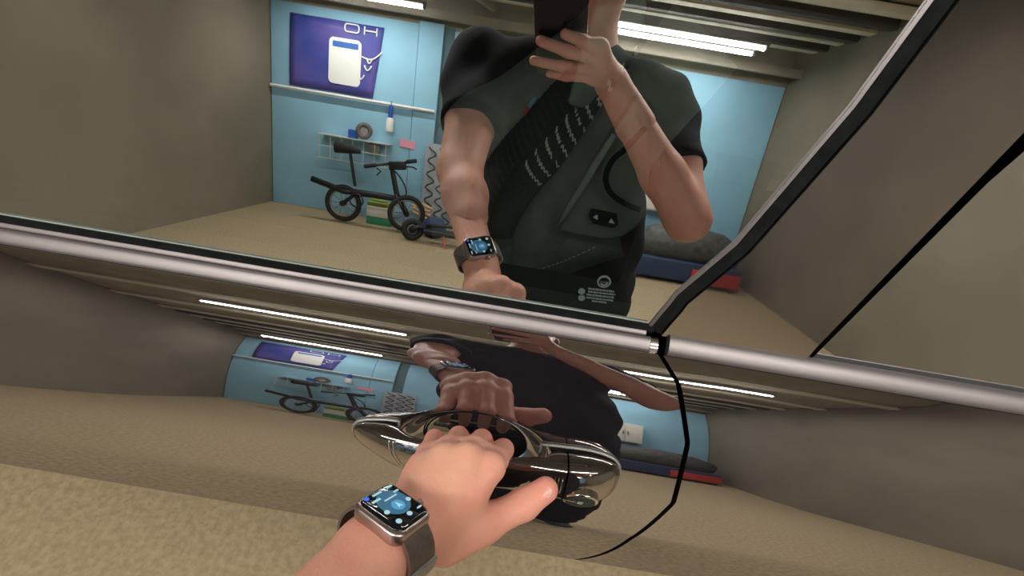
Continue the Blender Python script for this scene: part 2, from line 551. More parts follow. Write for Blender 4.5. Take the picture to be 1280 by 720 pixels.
# ------------------------------------------------------------------ lamps: ceiling tubes
def tube_lamp(xc, y, z, length, label, watts):
    t = thing('tube_light', (xc, y, z), label, 'ceiling light', 'fluorescent tubes on the ceiling')
    MB().box((xc, y, z + 0.034), (length + 0.06, 0.05, 0.03)).build('housing', M['fixture'], t, bevel=0.006)
    MB().tube([(xc - length / 2, y, z), (xc + length / 2, y, z)], 0.014, 12).build('tube', M['tube'], t, smooth=True, angle=40)
    for s in (-1, 1):
        MB().box((xc + s * (length / 2 + 0.012), y, z + 0.008), (0.02, 0.05, 0.05)).build('end_cap', M['fixture'], t)
    ld = bpy.data.lights.new('tube_lamp', 'AREA')
    ld.shape = 'RECTANGLE'; ld.size = length; ld.size_y = 0.022
    ld.energy = watts
    ld.color = (1.0, 0.965, 0.915)
    lo = bpy.data.objects.new('tube_lamp', ld)
    COL.objects.link(lo)
    lo.location = (xc, y, z - 0.016)
    attach(lo, t)
tube_lamp(-1.90, -3.95, 2.17, 1.3, 'long ceiling tube over the blue wall, nearest the banner', LAMP_W)
tube_lamp(1.18, -3.95, 2.235, 1.3, 'long ceiling tube over the blue wall at right, the one nearer the wall', LAMP_W * .6)
tube_lamp(1.18, -3.70, 2.235, 1.3, 'long ceiling tube over the blue wall at right, the one further from the wall', LAMP_W * .6)
tube_lamp(-1.35, -1.9, 2.33, 1.4, 'ceiling tube between beams, left of the photographer', LAMP_W * 1.3)
tube_lamp(1.15, -1.9, 2.33, 1.4, 'ceiling tube between beams, right of the photographer', LAMP_W * 1.3)
tube_lamp(-0.95, -0.75, 2.33, 1.5, 'ceiling tube beside the car on the left', LAMP_W * 1.3)
tube_lamp(1.05, -0.75, 2.33, 1.4, 'ceiling tube beside the car on the right', LAMP_W * 1.3)
#@@CAR
# ================================================================== THE CAR
car = thing('car', (0, 0.6, 0), 'glossy black car with front door, side window and pull handle facing us', 'car')

# door cross-section: integrate the surface slope as seen from eye height
TH_K = [50.5, 52.0, 54.0, 57.5, 60.0, 64.0, 67.5, 70.0, 72.0, 74.0, 75.4, 76.3]
T_K = [52.0, 49.0, 44.5, 37.0, 33.0, 28.8, 26.0, 20.0, 13.0, 4.0, -3.5, -9.5]
thd = np.linspace(51.8, 76.3, 600)
tt = np.interp(thd, TH_K, T_K)
kern = np.ones(31) / 31
tt = np.convolve(np.pad(tt, 15, mode='edge'), kern, mode='valid')
tt = tt + 2.0 * np.clip((73.2 - thd) / .12, -1, 1) * np.clip((76 - thd) / 2, 0, 1) * np.clip((thd - 70) / 2, 0, 1)   # pressed crease low on the door
lr = np.zeros(600)
for i in range(1, 600):
    lr[i] = lr[i - 1] + math.radians(thd[i] - thd[i - 1]) * math.tan(math.radians((thd[i] + thd[i - 1]) / 2 - (tt[i] + tt[i - 1]) / 2))
rr = 0.4825 * np.exp(lr)
PY = rr * np.cos(np.radians(thd)); PZ = EYE.z - rr * np.sin(np.radians(thd))
# below the widest point: tuck in, then the sill
tail_t = np.concatenate([np.linspace(-10, -26, 12), np.linspace(-26, -20, 14), np.linspace(-20, -60, 6)])
y, z = PY[-1], PZ[-1]
TY, TZ = [], []
for t in tail_t:
    y += -math.sin(math.radians(t)) * 0.0125; z += -math.cos(math.radians(t)) * 0.0125
    TY.append(y); TZ.append(z)
PY = np.concatenate([PY, TY]); PZ = np.concatenate([PZ, TZ])
PT = np.concatenate([tt, tail_t]); PTH = np.concatenate([thd, np.linspace(77, 90, len(TY))])
PS = np.concatenate([[0], np.cumsum(np.hypot(np.diff(PY), np.diff(PZ)))])
S_END = PS[-1]
def prof(s):
    return np.interp(s, PS, PY), np.interp(s, PS, PZ), np.radians(np.interp(s, PS, PT))
def s_of(theta):
    return float(np.interp(theta, PTH, PS))
def shut(s):
    return float(np.interp(s, [s_of(a) for a in (51.8, 55, 62, 69, 73.4, 76.7, 85)] + [S_END], [.1660, .190, .216, .223, .196, .170, .160, .155]))

# handle frame: door point whose outward offset meets the sight line of the handle
best = None
for th in np.linspace(63, 72, 400):
    s = s_of(th); y, z, t = prof(s)
    hy, hz = y - math.cos(t) * 0.036, z + math.sin(t) * 0.036
    a = math.degrees(math.atan2(EYE.z - hz, hy))
    if best is None or abs(a - 69.3) < best[0]:
        best = (abs(a - 69.3), s, y, z, t)
_, HS, hy0, hz0, HT = best
HB = Vector((0, hy0, hz0))
HN = Vector((0, -math.cos(HT), math.sin(HT)))
HV = Vector((0, math.sin(HT), math.cos(HT)))
def hp(x, v, n):
    return HB + Vector((x, 0, 0)) + HV * v + HN * n
BOWL_TOP = s_of(62.3)
BOWL_H = HS - BOWL_TOP + 0.004
BOWL_C = HS + 0.004
def bowl(x, s):
    rho = math.sqrt(((x + 0.012) / 0.093) ** 2 + ((s - BOWL_C) / BOWL_H) ** 2)
    q = min(1, max(0, (1.0 - rho) / 0.36))
    return 0.024 * q * q * (3 - 2 * q)

def body_panel(name, xs_of, s_list, with_bowl, parent):
    mb = MB(); rows = []
    for s in s_list:
        y, z, t = prof(s)
        row = []
        for x in xs_of(s):
            d = bowl(x, s) if with_bowl else 0
            row.append(Vector((x, y + math.cos(t) * d, z - math.sin(t) * d)))
        rows.append(row)
    n = len(rows[0])
    # return flange all round, 22 mm deep
    def inn(p, s):
        t = prof(s)[2]
        return p + Vector((0, math.cos(t) * 0.022, -math.sin(t) * 0.022))
    mb.loft(rows)
    for e in (0, n - 1):
        mb.loft([[r[e], inn(r[e], s)] for r, s in zip(rows, s_list)])
    for e in (0, len(rows) - 1):
        mb.loft([[p, inn(p, s_list[e])] for p in rows[e]])
    bm_o = mb.build(name, M['paint'], parent, smooth=True, recalc=False)
    me = bm_o.data
    bm = bmesh.new(); bm.from_mesh(me)
    bmesh.ops.remove_doubles(bm, verts=bm.verts, dist=1e-5)
    bmesh.ops.recalc_face_normals(bm, faces=bm.faces)
    bm.to_mesh(me); bm.free()
    me.polygons.foreach_set('use_smooth', [True] * len(me.polygons))
    me.set_sharp_from_angle(angle=math.radians(50))
    return bm_o

s_door = sorted(set(list(np.linspace(0, BOWL_TOP - .006, 34)) + list(np.linspace(BOWL_TOP - .006, BOWL_C + BOWL_H + .006, 62)) + list(np.linspace(BOWL_C + BOWL_H + .006, S_END, 70))))
def xs_door(s):
    e = shut(s)
    return list(np.linspace(-0.98, -0.125, 24)) + list(np.linspace(-0.121, 0.096, 74)) + list(np.linspace(0.10, e, 14))
body_panel('front_door_panel', xs_door, s_door, True, car)['label'] = 'glossy black front door skin with scooped handle recess'
s_rear = list(np.linspace(0, S_END, 130))
body_panel('rear_door_panel', lambda s: list(np.linspace(shut(s) + 0.006, 1.12, 20)), s_rear, False, car)['label'] = 'glossy black rear door skin past the shut line'
body_panel('front_wing', lambda s: list(np.linspace(-2.0, -0.986, 12)), s_rear, False, car)
body_panel('rear_wing', lambda s: list(np.linspace(1.126, 2.0, 12)), s_rear, False, car)

def gpt_(x):
    return Vector((x, GLASS_P.y, GLASS_P.z)) + GLASS_UP * .0045 + GLASS_N * .0012
# belt line: seal, two-strip bright moulding
def belt(theta, r):
    return Vector((0, r * math.cos(math.radians(theta)), EYE.z - r * math.sin(math.radians(theta))))
def strip(name, sec, x0, x1, m, label=None, bev=0.0, parent=car):
    mb = MB()
    n = max(2, int((x1 - x0) / 0.05))
    mb.loft([[Vector((x, p.y, p.z)) for p in sec] for x in np.linspace(x0, x1, n)], closed=True, cap=True)
    o = mb.build(name, m, parent, smooth=True, angle=35)
    if label: o['label'] = label
    return o
gb = belt(48.25, 0.4845)
def arc_sec(a, b, bulge, thick, n=8):
    d = (b - a); L = d.length; d.normalize()
    nn = Vector((0, -d.z, d.y))
    if nn.dot(Vector((0, -1, 1))) < 0: nn = -nn
    top = []
    for i in range(n + 1):
        u = i / n
        top.append(a + d * (L * u) + nn * bulge * (1 - (2 * u - 1) ** 2) - nn * (0.0012 if i in (0, n) else 0))
    return top + [b - nn * thick, a - nn * thick]
a0, a1, a2, a3 = belt(48.2, .4848), belt(48.95, .4815), belt(49.72, .4820), belt(51.75, .4830)
seal_sec = [a0 + Vector((0, .001, .0005)), a0 + Vector((0, -.002, .0015)), a1 + Vector((0, -.001, .0004)), a1 + Vector((0, .004, -.012)), a0 + Vector((0, .004, -.02))]
strip('window_seal', seal_sec, -0.80, 0.158, M['rubber'])
strip('belt_moulding', arc_sec(a1, a2 + (a1 - a2) * .04, 0.0007, 0.006), -0.80, 0.150, M['alu'], 'narrow upper strip of pale metal belt moulding')
strip('belt_moulding', arc_sec(a2, a3, 0.0016, 0.008), -0.80, 0.156, M['alu'], 'wide lower strip of pale metal belt moulding')
strip('moulding_end_cap', arc_sec(a2 + (a3 - a2) * .02, a3, 0.0019, 0.008), 0.1565, 0.1645, M['chrome'], 'bright end cap of belt moulding')
strip('belt_moulding', arc_sec(a1, a3, 0.003, 0.008), 0.176, 1.1, M['alu'], 'bright belt moulding on the rear door')
MB().tube([gpt_(x) for x in np.linspace(-.80, .150, 20)], .0009, 6).build('trim_reflection', M['headrest'], car, smooth=True)['label'] = 'thin pale green tube for the trim reflection along the bottom of the glass'  # pale tube stands in for the moulding's reflection in the glass
# black structure behind the gaps
sec = [Vector((0, float(prof(s)[0]) + .030, float(prof(s)[1]) - .012)) for s in np.linspace(0.0, S_END, 24)]
strip('inner_body', sec + [Vector((0, .40, sec[-1].z)), Vector((0, .40, sec[0].z))], -1.99, 1.99, M['void'])

# side windows (4 mm panes standing in the tilted glass plane)
def gpt(x, h, off=0.0):
    return Vector((x, GLASS_P.y, GLASS_P.z)) + GLASS_UP * h + GLASS_N * off
def pane(name, outline, label):
    mb = MB()
    k = len(outline)
    a = [gpt(x, h) for x, h in outline]; b = [gpt(x, h, -0.004) for x, h in outline]
    mb.add(a, [tuple(range(k))], 0)
    mb.add(b, [tuple(reversed(range(k)))], 1)
    mb.add(a + b, [(i, k + i, k + (i + 1) % k, (i + 1) % k) for i in range(k)], 1)
    o = mb.build(name, [M['glass'], M['glass_in']], car, recalc=True)
    o['label'] = label
    return o
pr = []
for p in ((809, 408), (822, 392), (834, 378), (843, 366)):
    q = on_glass(*p); pr.append((q.x, (q - GLASS_P).dot(GLASS_UP)))
rear_edge = [(pr[0][0] - .012, -.03), pr[0], pr[1], pr[2], pr[3], (pr[3][0] + .035, .11), (pr[3][0] + .075, .24), (pr[3][0] + .115, .44)]
front_win = pane('window_glass', [(-0.80, -0.03)] + rear_edge + [(-0.25, 0.44), (-0.55, 0.26)], 'front door window mirroring the workshop and photographer')
rear_win = pane('window_glass', [(0.33, -0.03), (1.05, -0.03), (1.12, 0.2), (1.10, 0.44), (0.46, 0.44), (.38, .2)], 'rear door window')
# rear edge seal of the front window and gloss pillar
def outset(pts, d):
    res = []
    for i, p in enumerate(pts):
        a = pts[max(i - 1, 0)]; b = pts[min(i + 1, len(pts) - 1)]
        tx, tz = b[0] - a[0], b[1] - a[1]; L = math.hypot(tx, tz)
        res.append((p[0] + tz / L * d, p[1] - tx / L * d))
    return res
ed = rear_edge[1:]
def ribbon(name, e0, e1, m, th, off, label=None):
    mb = MB()
    mb.loft([[gpt(*p, off), gpt(*q, off), gpt(*q, off - th), gpt(*p, off - th)] for p, q in zip(e0, e1)], closed=True, cap=True)
    o = mb.build(name, m, car, smooth=True, angle=35)
    if label: o['label'] = label
    return o
ribbon('window_seal', ed, outset(ed, .0035), M['alu'], .006, .002, 'thin pale edge trim along the rear of the window')
ribbon('window_seal', outset(ed, .0038), outset(ed, .016), M['rubber'], .012, .003)
pil = outset(ed, .017)
ribbon('pillar_trim', pil, [(.325 + .2 * max(h, 0), h) for x, h in pil], M['gloss_black'], .02, .006, 'gloss black pillar trim between the two doors')
fe = [(-0.80, -0.03), (-0.55, 0.26), (-0.25, 0.44)]
ribbon('pillar_trim', [(x - .09, h) for x, h in fe], fe, M['gloss_black'], .05, .006, 'black pillar at the front of the window')
# roof and far side
mb = MB()
rsec = [gpt(0, .44), gpt(0, .47, .004), Vector((0, .50, 1.50)), Vector((0, .70, 1.55)), Vector((0, 1.15, 1.57)), Vector((0, 1.60, 1.55)), Vector((0, 1.78, 1.50)), Vector((0, 1.98, 1.02)), Vector((0, 2.1, .9)), Vector((0, 2.12, .55)), Vector((0, 2.02, .22))]
inner = [p + Vector((0, (.03 if p.y < 1.15 else -.03), -.02)) for p in reversed(rsec)]
mb.loft([[Vector((x, p.y, p.z)) for p in rsec + inner] for x in (-.45, 0, .5, 1.15)], closed=True, cap=True)
mb.build('roof_and_far_side', M['paint'], car, smooth=True, angle=35)
mb = MB()
mb.box((0.3, 1.2, 0.235), (3.9, 1.55, 0.05)); mb.box((-1.15, 1.15, .65), (.06, 1.6, .8)); mb.box((1.55, 1.15, .8), (.06, 1.6, 1.2)); mb.box((-.55, 1.75, .62), (1.2, .06, .8)); mb.box((0.2, 1.80, 1.0), (2.8, .03, 1.0))
mb.build('cabin_blackout', M['void'], car)  # black boxes added inside, closing the far windows to keep the cabin dark
MB().loft([[Vector((x, a, b)) for a, b in ((.4, 1.0), (1.85, 1.0), (1.98, .9), (2.05, .6), (2.0, .25), (.42, .25))] for x in (-2.15, -1.9, -1.15)], closed=True, cap=True).build('bonnet', M['paint'], car, smooth=True, angle=35)
MB().loft([[Vector((x, a, b)) for a, b in ((.4, 1.0), (1.85, 1.0), (1.98, .9), (2.05, .6), (2.0, .25), (.42, .25))] for x in (1.55, 1.9, 2.1)], closed=True, cap=True).build('tailgate', M['paint'], car, smooth=True, angle=35)
for wx in (-1.5, 1.62):
    for wy in (.42, 1.86):
        w = MB().ring((wx, wy, .31), (0, 1, 0), .225, .085, 32, 12).build('wheel', M['tyre'], car, smooth=True)
        MB().disc((wx, wy + (-.06 if wy < 1 else .06), .31), (0, 1, 0), .16, .03).build('rim', M['rim'], w)

# inner door card just behind the glass
sec = [Vector((0, .337, .992)), Vector((0, .352, 1.006)), Vector((0, .385, 1.004)), Vector((0, .405, .985)), Vector((0, .43, .90)), Vector((0, .44, .55)), Vector((0, .40, .5)), Vector((0, .36, .8))]
strip('door_card', sec, -0.80, 0.175, M['trim_dark'], 'dark inner door card behind the glass')
q = [sight_y(770, 398, .40), sight_y(798, 320, .44), sight_y(815, 250, .50), sight_y(836, 190, .52), sight_y(900, 190, .52), sight_y(880, 300, .44), sight_y(850, 400, .40)]
MB().prism(q, (0, -1, 0.2), .05).build('pillar_inner_trim', M['trim_dark'], car, bevel=.008)['label'] = 'dark inner pillar behind the window edge'

# etched maker's mark on the glass
def gspot(px, py, off=.0006):
    return on_glass(px, py) + GLASS_N * off
c = gspot(755, 352)
mb = MB(); mb.ring(c, GLASS_N, .0062, .0010, 24, 6)
arc = [c + (RIGHT * math.cos(a) * .0036 + UP * math.sin(a) * .0036) for a in np.linspace(math.radians(200), math.radians(350), 9)]
mb.tube(arc, .0010, 6)
MB.build(mb, 'etched_logo', M['etch'], front_win)
mb = MB()
for c in (gspot(727, 364), gspot(727, 372)):
    mb.disc(c, GLASS_N, .0036, .0006, 16)
for row, (x0, x1, yy) in enumerate(((735, 768, 360.5), (735, 769, 364.2), (733, 768, 368), (733, 767, 371.8), (740, 758, 375.4))):
    x = x0
    while x < x1:
        w = rng.uniform(1.6, 4.5)
        sl = (x - 735) * .12
        a = gspot(x, yy + sl - .9); b = gspot(min(x + w, x1), yy + sl - .9 + .12 * w)
        cc = gspot(min(x + w, x1), yy + sl + .9 + .12 * w); d = gspot(x, yy + sl + .9)
        mb.prism([a, b, cc, d], GLASS_N, .0004)
        x += w + .7
mb.build('etched_text', M['etch'], front_win)['label'] = 'small illegible etched lines on the glass'

# ------------------------------------------------------------------ the door handle
handle = part_empty('door_handle', car, 'glossy black pull handle held by the hand')
def hsec(x, v, hh, n1, n0, k=20):
    """rounded section at station x, from inner face n0 to outer face n1, half height hh"""
    pts = []
    cn, hn = (n1 + n0) / 2, (n1 - n0) / 2
    for i in range(k):
        a = 2 * math.pi * i / k
        ca, sa = math.cos(a), math.sin(a)
        e = 0.62
        pts.append(hp(x, v + hh * math.copysign(abs(sa) ** e, sa), cn + hn * math.copysign(abs(ca) ** e, ca)))
    return pts
ST = [  # x, v, half height, outer, inner
    (-0.1500, 0.0030, 0.0025, 0.0060, -0.0040), (-0.1470, 0.0030, 0.0076, 0.0100, -0.0040), (-0.1380, 0.0030, 0.0119, 0.0150, -0.0040), (-0.1250, 0.0020, 0.0157, 0.0200, -0.0040), (-0.1120, 0.0010, 0.0186, 0.0245, -0.0030),
    (-0.1040, 0.0000, 0.0198, 0.0268, -0.0020), (-0.0970, 0.0000, 0.0204, 0.0284, 0.0030), (-0.0900, 0.0000, 0.0206, 0.0298, 0.0110), (-0.0820, 0.0000, 0.0206, 0.0310, 0.0160), (-0.0600, 0.0000, 0.0206, 0.0330, 0.0200), (-0.0300, 0.0000, 0.0206, 0.0348, 0.0225),
    (0.0000, 0.0000, 0.0206, 0.0352, 0.0225), (0.0300, 0.0000, 0.0195, 0.0352, 0.0210), (0.0450, -0.0003, 0.0203, 0.0350, 0.0180), (0.0675, -0.0008, 0.0213, 0.0347, 0.0100), (0.0735, -0.0012, 0.0225, 0.0345, 0.0020), (0.0815, -0.0017, 0.0235, 0.0343, -0.0030), (0.0900, -0.0022, 0.0243, 0.0340, -0.0040)]
mb = MB(); mb.loft([hsec(*s) for s in ST], closed=True, cap=True)
mb.build('grip', M['handle'], handle, smooth=True, angle=60)
CAP = [(0.0920, -0.0023, 0.0246, 0.0338, -0.0040), (0.0945, -0.0025, 0.0251, 0.0338, -0.0040), (0.1056, -0.0030, 0.0261, 0.0332, -0.0040), (0.1179, -0.0030, 0.0259, 0.0312, -0.0040), (0.1302, -0.0030, 0.0245, 0.0275, -0.0040), (0.1401, -0.0030, 0.0220, 0.0225, -0.0040), (0.1475, -0.0030, 0.0182, 0.0165, -0.0040), (0.1524, -0.0030, 0.0128, 0.0105, -0.0040), (0.1545, -0.0030, 0.0067, 0.0060, -0.0040)]
mb = MB(); mb.loft([hsec(*s) for s in CAP], closed=True, cap=True)
mb.build('end_cap', M['handle'], handle, smooth=True, angle=60)['label'] = 'fixed rounded cap at the rear end of the handle'
# grey gaskets round both feet
def gasket(x0, x1, grow):
    mb = MB(); pts = []
    st = sorted(ST + CAP)
    xs = [s[0] for s in st]; hs = [s[2] for s in st]; vs = [s[1] for s in st]
    up, dn = [], []
    for x in np.linspace(x0, x1, 26):
        hh = np.interp(x, xs, hs); v = np.interp(x, xs, vs)
        up.append((x, v + hh + grow)); dn.append((x, v - hh - grow))
    for x, v in up + [(x1 + grow, 0)] + dn[::-1]:
        s = HS - v
        y, z, t = prof(s)
        d = bowl(x, s)
        pts.append(Vector((x, y, z)) + Vector((0, -math.cos(t), math.sin(t))) * (.0015 - d * .4))
    mb.tube(pts, .0018, 8, closed=True)
    return mb
gasket(.062, .153, .0022).build('gasket', M['grey_metal'], handle, smooth=True)
gasket(-.151, -.100, .0016).build('gasket', M['grey_metal'], handle, smooth=True)
# ridges cut into the front foot and fine grooves by the gap
mb = MB()
for x, e in ((-.103, .0012), (-.098, .0012)):
    pts = []
    for i in range(11):
        u = i / 10
        xx = x + .016 * u ** 2.2
        hh = np.interp(xx, [s[0] for s in ST], [s[2] for s in ST]); no = np.interp(xx, [s[0] for s in ST], [s[3] for s in ST])
        pts.append(hp(xx, hh * (.75 - 1.45 * u), no * (1 - .06 * abs(.75 - 1.45 * u)) - .0002))
    mb.tube(pts, e, 6)
mb.build('ridge', M['chrome'], handle, smooth=True)
mb = MB()
for i in range(4):
    x = .0745 + .0040 * i
    mb.tube([hp(x, .010, .0336), hp(x, 0, .0349), hp(x, -.010, .0339)], .0009, 6)
mb.build('ridge', M['handle'], handle, smooth=True)
# round key cover on the underside of the cap
kc = hp(.112, -.0205, .0262)
kn = (HN * .86 - HV * .50).normalized()
kb = MB().disc(kc - kn * .004, kn, .0200, .014, 30).build('key_cover', M['chrome'], handle, bevel=.0015)
kb['label'] = 'round key cover under the handle cap'
MB().disc(kc + kn * .0036, kn, .0165, .0016, 30).build('button', M['trim_dark'], handle, bevel=.0006)
mb = MB()
kr = RIGHT0; ku = kn.cross(kr)
if ku.dot(UP0) < 0: ku = -ku
for a, b, w, hgt in ((-.0022, 0, .0011, .0075), (.0006, .0032, .0042, .0011), (.0006, 0, .0042, .0011), (.0006, -.0032, .0042, .0011)):
    p = kc + kn * .0046 + kr * a + ku * b
    mb.prism([p - kr * w / 2 - ku * hgt / 2, p + kr * w / 2 - ku * hgt / 2, p + kr * w / 2 + ku * hgt / 2, p - kr * w / 2 + ku * hgt / 2], kn, .0006)
mb.build('button_mark', M['wire'], handle)

# ------------------------------------------------------------------ the seat behind the glass
seat = part_empty('seat', car, 'dark seat with zigzag stitched back seen through the window')
def crv(pts, n=24):
    """Catmull-Rom through world points"""
    P = [pts[0] * 2 - pts[1]] + pts + [pts[-1] * 2 - pts[-2]]
    out = []
    m = len(pts) - 1
    for i in range(n + 1):
        u = i / n * m; j = min(int(u), m - 1); t = u - j
        a, b, c, d = P[j:j + 4]
        out.append(0.5 * ((2 * b) + (c - a) * t + (2 * a - 5 * b + 4 * c - d) * t * t + (3 * b - a - 3 * c + d) * t ** 3))
    return out
B = [crv([sight_y(*p) for p in ps]) for ps in (
    [(775, -60, .93), (738, 16, .92), (668, 72, .91), (620, 102, .90), (575, 122, .88), (545, 170, .84), (540, 260, .78), (560, 350, .72)],
    [(800, -40, .82), (762, 40, .81), (700, 95, .79), (657, 143, .77), (622, 182, .75), (590, 235, .72), (580, 300, .68), (590, 360, .64)],
    [(830, -20, .70), (790, 50, .69), (735, 110, .68), (695, 158, .66), (655, 200, .64), (625, 245, .62), (612, 300, .60), (612, 350, .58)],
    [(850, 10, .58), (815, 60, .57), (768, 128, .56), (737, 173, .55), (703, 213, .54), (670, 245, .53), (645, 290, .53), (640, 345, .52)],
    [(870, 40, .50), (835, 85, .495), (785, 145, .49), (748, 198, .485), (722, 240, .48), (697, 284, .48), (675, 318, .48), (668, 345, .48)])]
def band(i, u, j):
    return B[i][j].lerp(B[i + 1][j], u)
def band_obj(name, i, m, bulge, label=None, inset=0.0, n=10):
    mb = MB(); rows = []
    for j in range(25):
        nrm = (B[i + 1][j] - B[i][j]).cross(B[i][min(j + 1, 24)] - B[i][max(j - 1, 0)]).normalized()
        if nrm.dot(EYE - B[i][j]) < 0: nrm = -nrm
        row = [band(i, u, j) + nrm * (bulge * math.sin(math.pi * u) ** .7 - inset) for u in np.linspace(0, 1, n)]
        back = [p - nrm * .06 for p in reversed(row)]
        rows.append(row + back)
    mb.loft(rows, closed=True, cap=True)
    o = mb.build(name, m, seat, smooth=True, angle=50)
    if label: o['label'] = label
    return o
band_obj('bolster', 0, M['leather'], .030, 'smooth charcoal far bolster')
band_obj('ribbed_cushion', 1, M['knit'], .008, 'black ribbed cloth centre panel')
band_obj('perforated_cushion', 2, M['knit2'], .010, 'dark cloth panel with pale zigzag stitches')
band_obj('bolster', 3, M['leather_dark'], .020, 'smooth charcoal near bolster')
# ribs of the cloth panel
mb = MB()
for j in np.linspace(2, 20, 30):
    pts = []
    for u in np.linspace(.06, .94, 9):
        jj = j + 2.2 * u; j0 = min(23, int(jj))
        p = band(1, u, j0).lerp(band(1, u, j0 + 1), jj - j0)
        nrm = (B[2][j0] - B[1][j0]).cross(B[1][min(j0 + 1, 24)] - B[1][max(j0 - 1, 0)]).normalized()
        if nrm.dot(EYE - p) < 0: nrm = -nrm
        pts.append(p + nrm * (.008 * math.sin(math.pi * u) ** .7))
    mb.tube(pts, .0022, 6)
o = mb.build('rib', M['knit2'], seat, smooth=True); o['kind'] = 'stuff'; o['label'] = 'fine raised ribs across the black cloth'
# zigzag stitches
mb = MB()
for r_i in range(11):
    j = 2.6 + r_i * 1.15
    pts = []
    for q_i in range(15):
        u = .28 + .68 * q_i / 14
        jj = j + (0.20 if q_i % 2 else -0.20) + 2.7 * (u - .28)
        uu = u + (.03 if q_i % 2 else -.03)
        j0 = max(0, min(23, int(jj))); f = jj - j0
        p = band(2, uu, j0).lerp(band(2, uu, j0 + 1), f)
        nrm = (B[3][j0] - B[2][j0]).cross(B[2][min(j0 + 1, 24)] - B[2][max(j0 - 1, 0)]).normalized()
        if nrm.dot(EYE - p) < 0: nrm = -nrm
        pts.append(p + nrm * (.010 * math.sin(math.pi * u) ** .7 + .0012))
    for a in range(0, 14):
        if rng.rand() < .85:
            mb.tube([pts[a], pts[a + 1]], .0011, 5)
o = mb.build('zigzag_stitch', M['thread'], seat); o['kind'] = 'stuff'; o['label'] = 'rows of pale zigzag stitches'
# little two-colour tag in the seam
for col, (p0, p1) in (('tag_blue', ((670, 121), (662, 133))), ('tag_red', ((662, 133), (655, 143)))):
    a, b = sight_y(*p0, .735), sight_y(*p1, .735)
    MB().tube([a, b], .0034, 6).build('tag', M[col], seat)['label'] = 'pale blue half of seam tag' if col == 'tag_blue' else 'red half of seam tag'
# moulded side panel with two arrow buttons
poly = [(694, 286), (708, 262), (724, 236), (746, 200), (770, 160), (796, 122), (815, 128), (813, 200), (809, 268), (796, 286), (778, 298), (755, 301), (724, 296), (700, 291)]
pw = [sight_y(x, y, .455 + max(0, x - 750) * .0004) for x, y in poly]
sp = MB().prism(pw, (-.1, -1, .15), .07).build('side_panel', M['plastic'], seat, bevel=.007)
sp['label'] = 'moulded plastic seat side panel with arrow buttons'
MB().tube([sight_y(x, y, .452) for x, y in ((697, 283), (710, 261), (726, 236), (747, 201), (768, 168))], [.0025, .0042, .0046, .0046, .003], 8).build('edge_highlight', M['headrest'], seat, smooth=True)['label'] = 'pale strip for the highlight along the side panel edge'  # edge highlight built as a pale tube, light put into its colour
pc = [sight_y(x, y, .452) for x, y in ((738, 262), (771, 269), (773, 281), (768, 286), (741, 280), (736, 272))]
MB().prism(pc, (-.1, -1, .15), .006).build('switch', M['void'], seat, bevel=.002)
for tri in (((741.5, 271.5), (747, 268.5), (747, 275)), ((761, 278.5), (768, 279.5), (764, 273.5))):
    MB().prism([sight_y(x, y, .4495) for x, y in tri], (0, -1, .15), .001).build('arrow_mark', M['mark'], seat)
MB().tube(crv([sight_y(x, y, .448) for x, y in ((806, 160), (782, 186), (766, 200), (757, 222), (764, 242), (784, 256), (800, 262))]), .0034, 8).build('belt_guide', M['void'], seat, smooth=True)['label'] = 'black cord looping over the side panel'
# lower seam
sm = crv([sight_y(x, y, .500) for x, y in ((660, 332), (690, 324), (715, 314), (745, 300))], 30)
lower = crv([sight_y(x, y, .52) for x, y in ((600, 372), (650, 356), (700, 345), (780, 320))], 30)
upper = crv([sight_y(x, y, .505) for x, y in ((612, 320), (655, 300), (700, 288), (770, 285))], 30)
mb = MB(); mb.loft([[a, a.lerp(b, .5) + Vector((0, -.014, .006)), b, b + Vector((0, .08, -.02)), a + Vector((0, .08, -.02))] for a, b in zip(upper, lower)], closed=True, cap=True)
mb.build('seat_base', M['leather_dark'], seat, smooth=True, angle=50)
mb = MB()
for i in range(0, 30, 2):
    mb.tube([sm[i] + Vector((0, -.022, .008)), sm[i + 1] + Vector((0, -.022, .008))], .0006, 5)
o = mb.build('seam_stitch', M['thread'], seat); o['kind'] = 'stuff'
# pale head restraint edge hanging in behind the hand's reflection
hp_ = [sight_y(x, y, .60) for x, y in ((742, 8), (728, 62), (717, 100), (709, 128), (712, 135), (722, 138), (755, 137), (780, 120), (800, 70), (810, 0))]
MB().prism(hp_, (-.1, -1, .1), .09).build('headrest', M['headrest'], seat, bevel=.012)['label'] = 'pale green-grey headrest edge'
#@@PERSON
# ================================================================== THE PERSON
person = thing('person', (0.06, -0.36, 0), 'person in black T-shirt holding up a phone and gripping the door handle', 'person')
WC = Vector((-.0595, .099, 1.0065))             # middle of the watch case, its axes: along the band, towards the hand, out of the dial
E1 = (RIGHT * .842 - UP * .315 - FWD * .439).normalized()
E2 = (RIGHT * .464 + UP * .007 + FWD * .886)
E2 = (E2 - E1 * E2.dot(E1)).normalized()
E3 = E1.cross(E2)
if E3.dot(UP) < 0: E3 = -E3
def wp(a, b, c):
    return WC + E1 * a + E2 * b + E3 * c
WR = wp(0, 0, -.0240)                         # left wrist
EL = Vector((-.136, -.103, 1.100))            # left elbow
SH = Vector((-.138, -.29, 1.30))              # left shoulder
SHR, ELR = Vector((.255, -.31, 1.285)), Vector((.325, -.140, 1.075))
def cf(r, u, f):                              # point given in the phone's own axes, from the lens
    return EYE + RIGHT * r + UP * u + FWD * f
WRR = cf(.092, -.150, -.022)

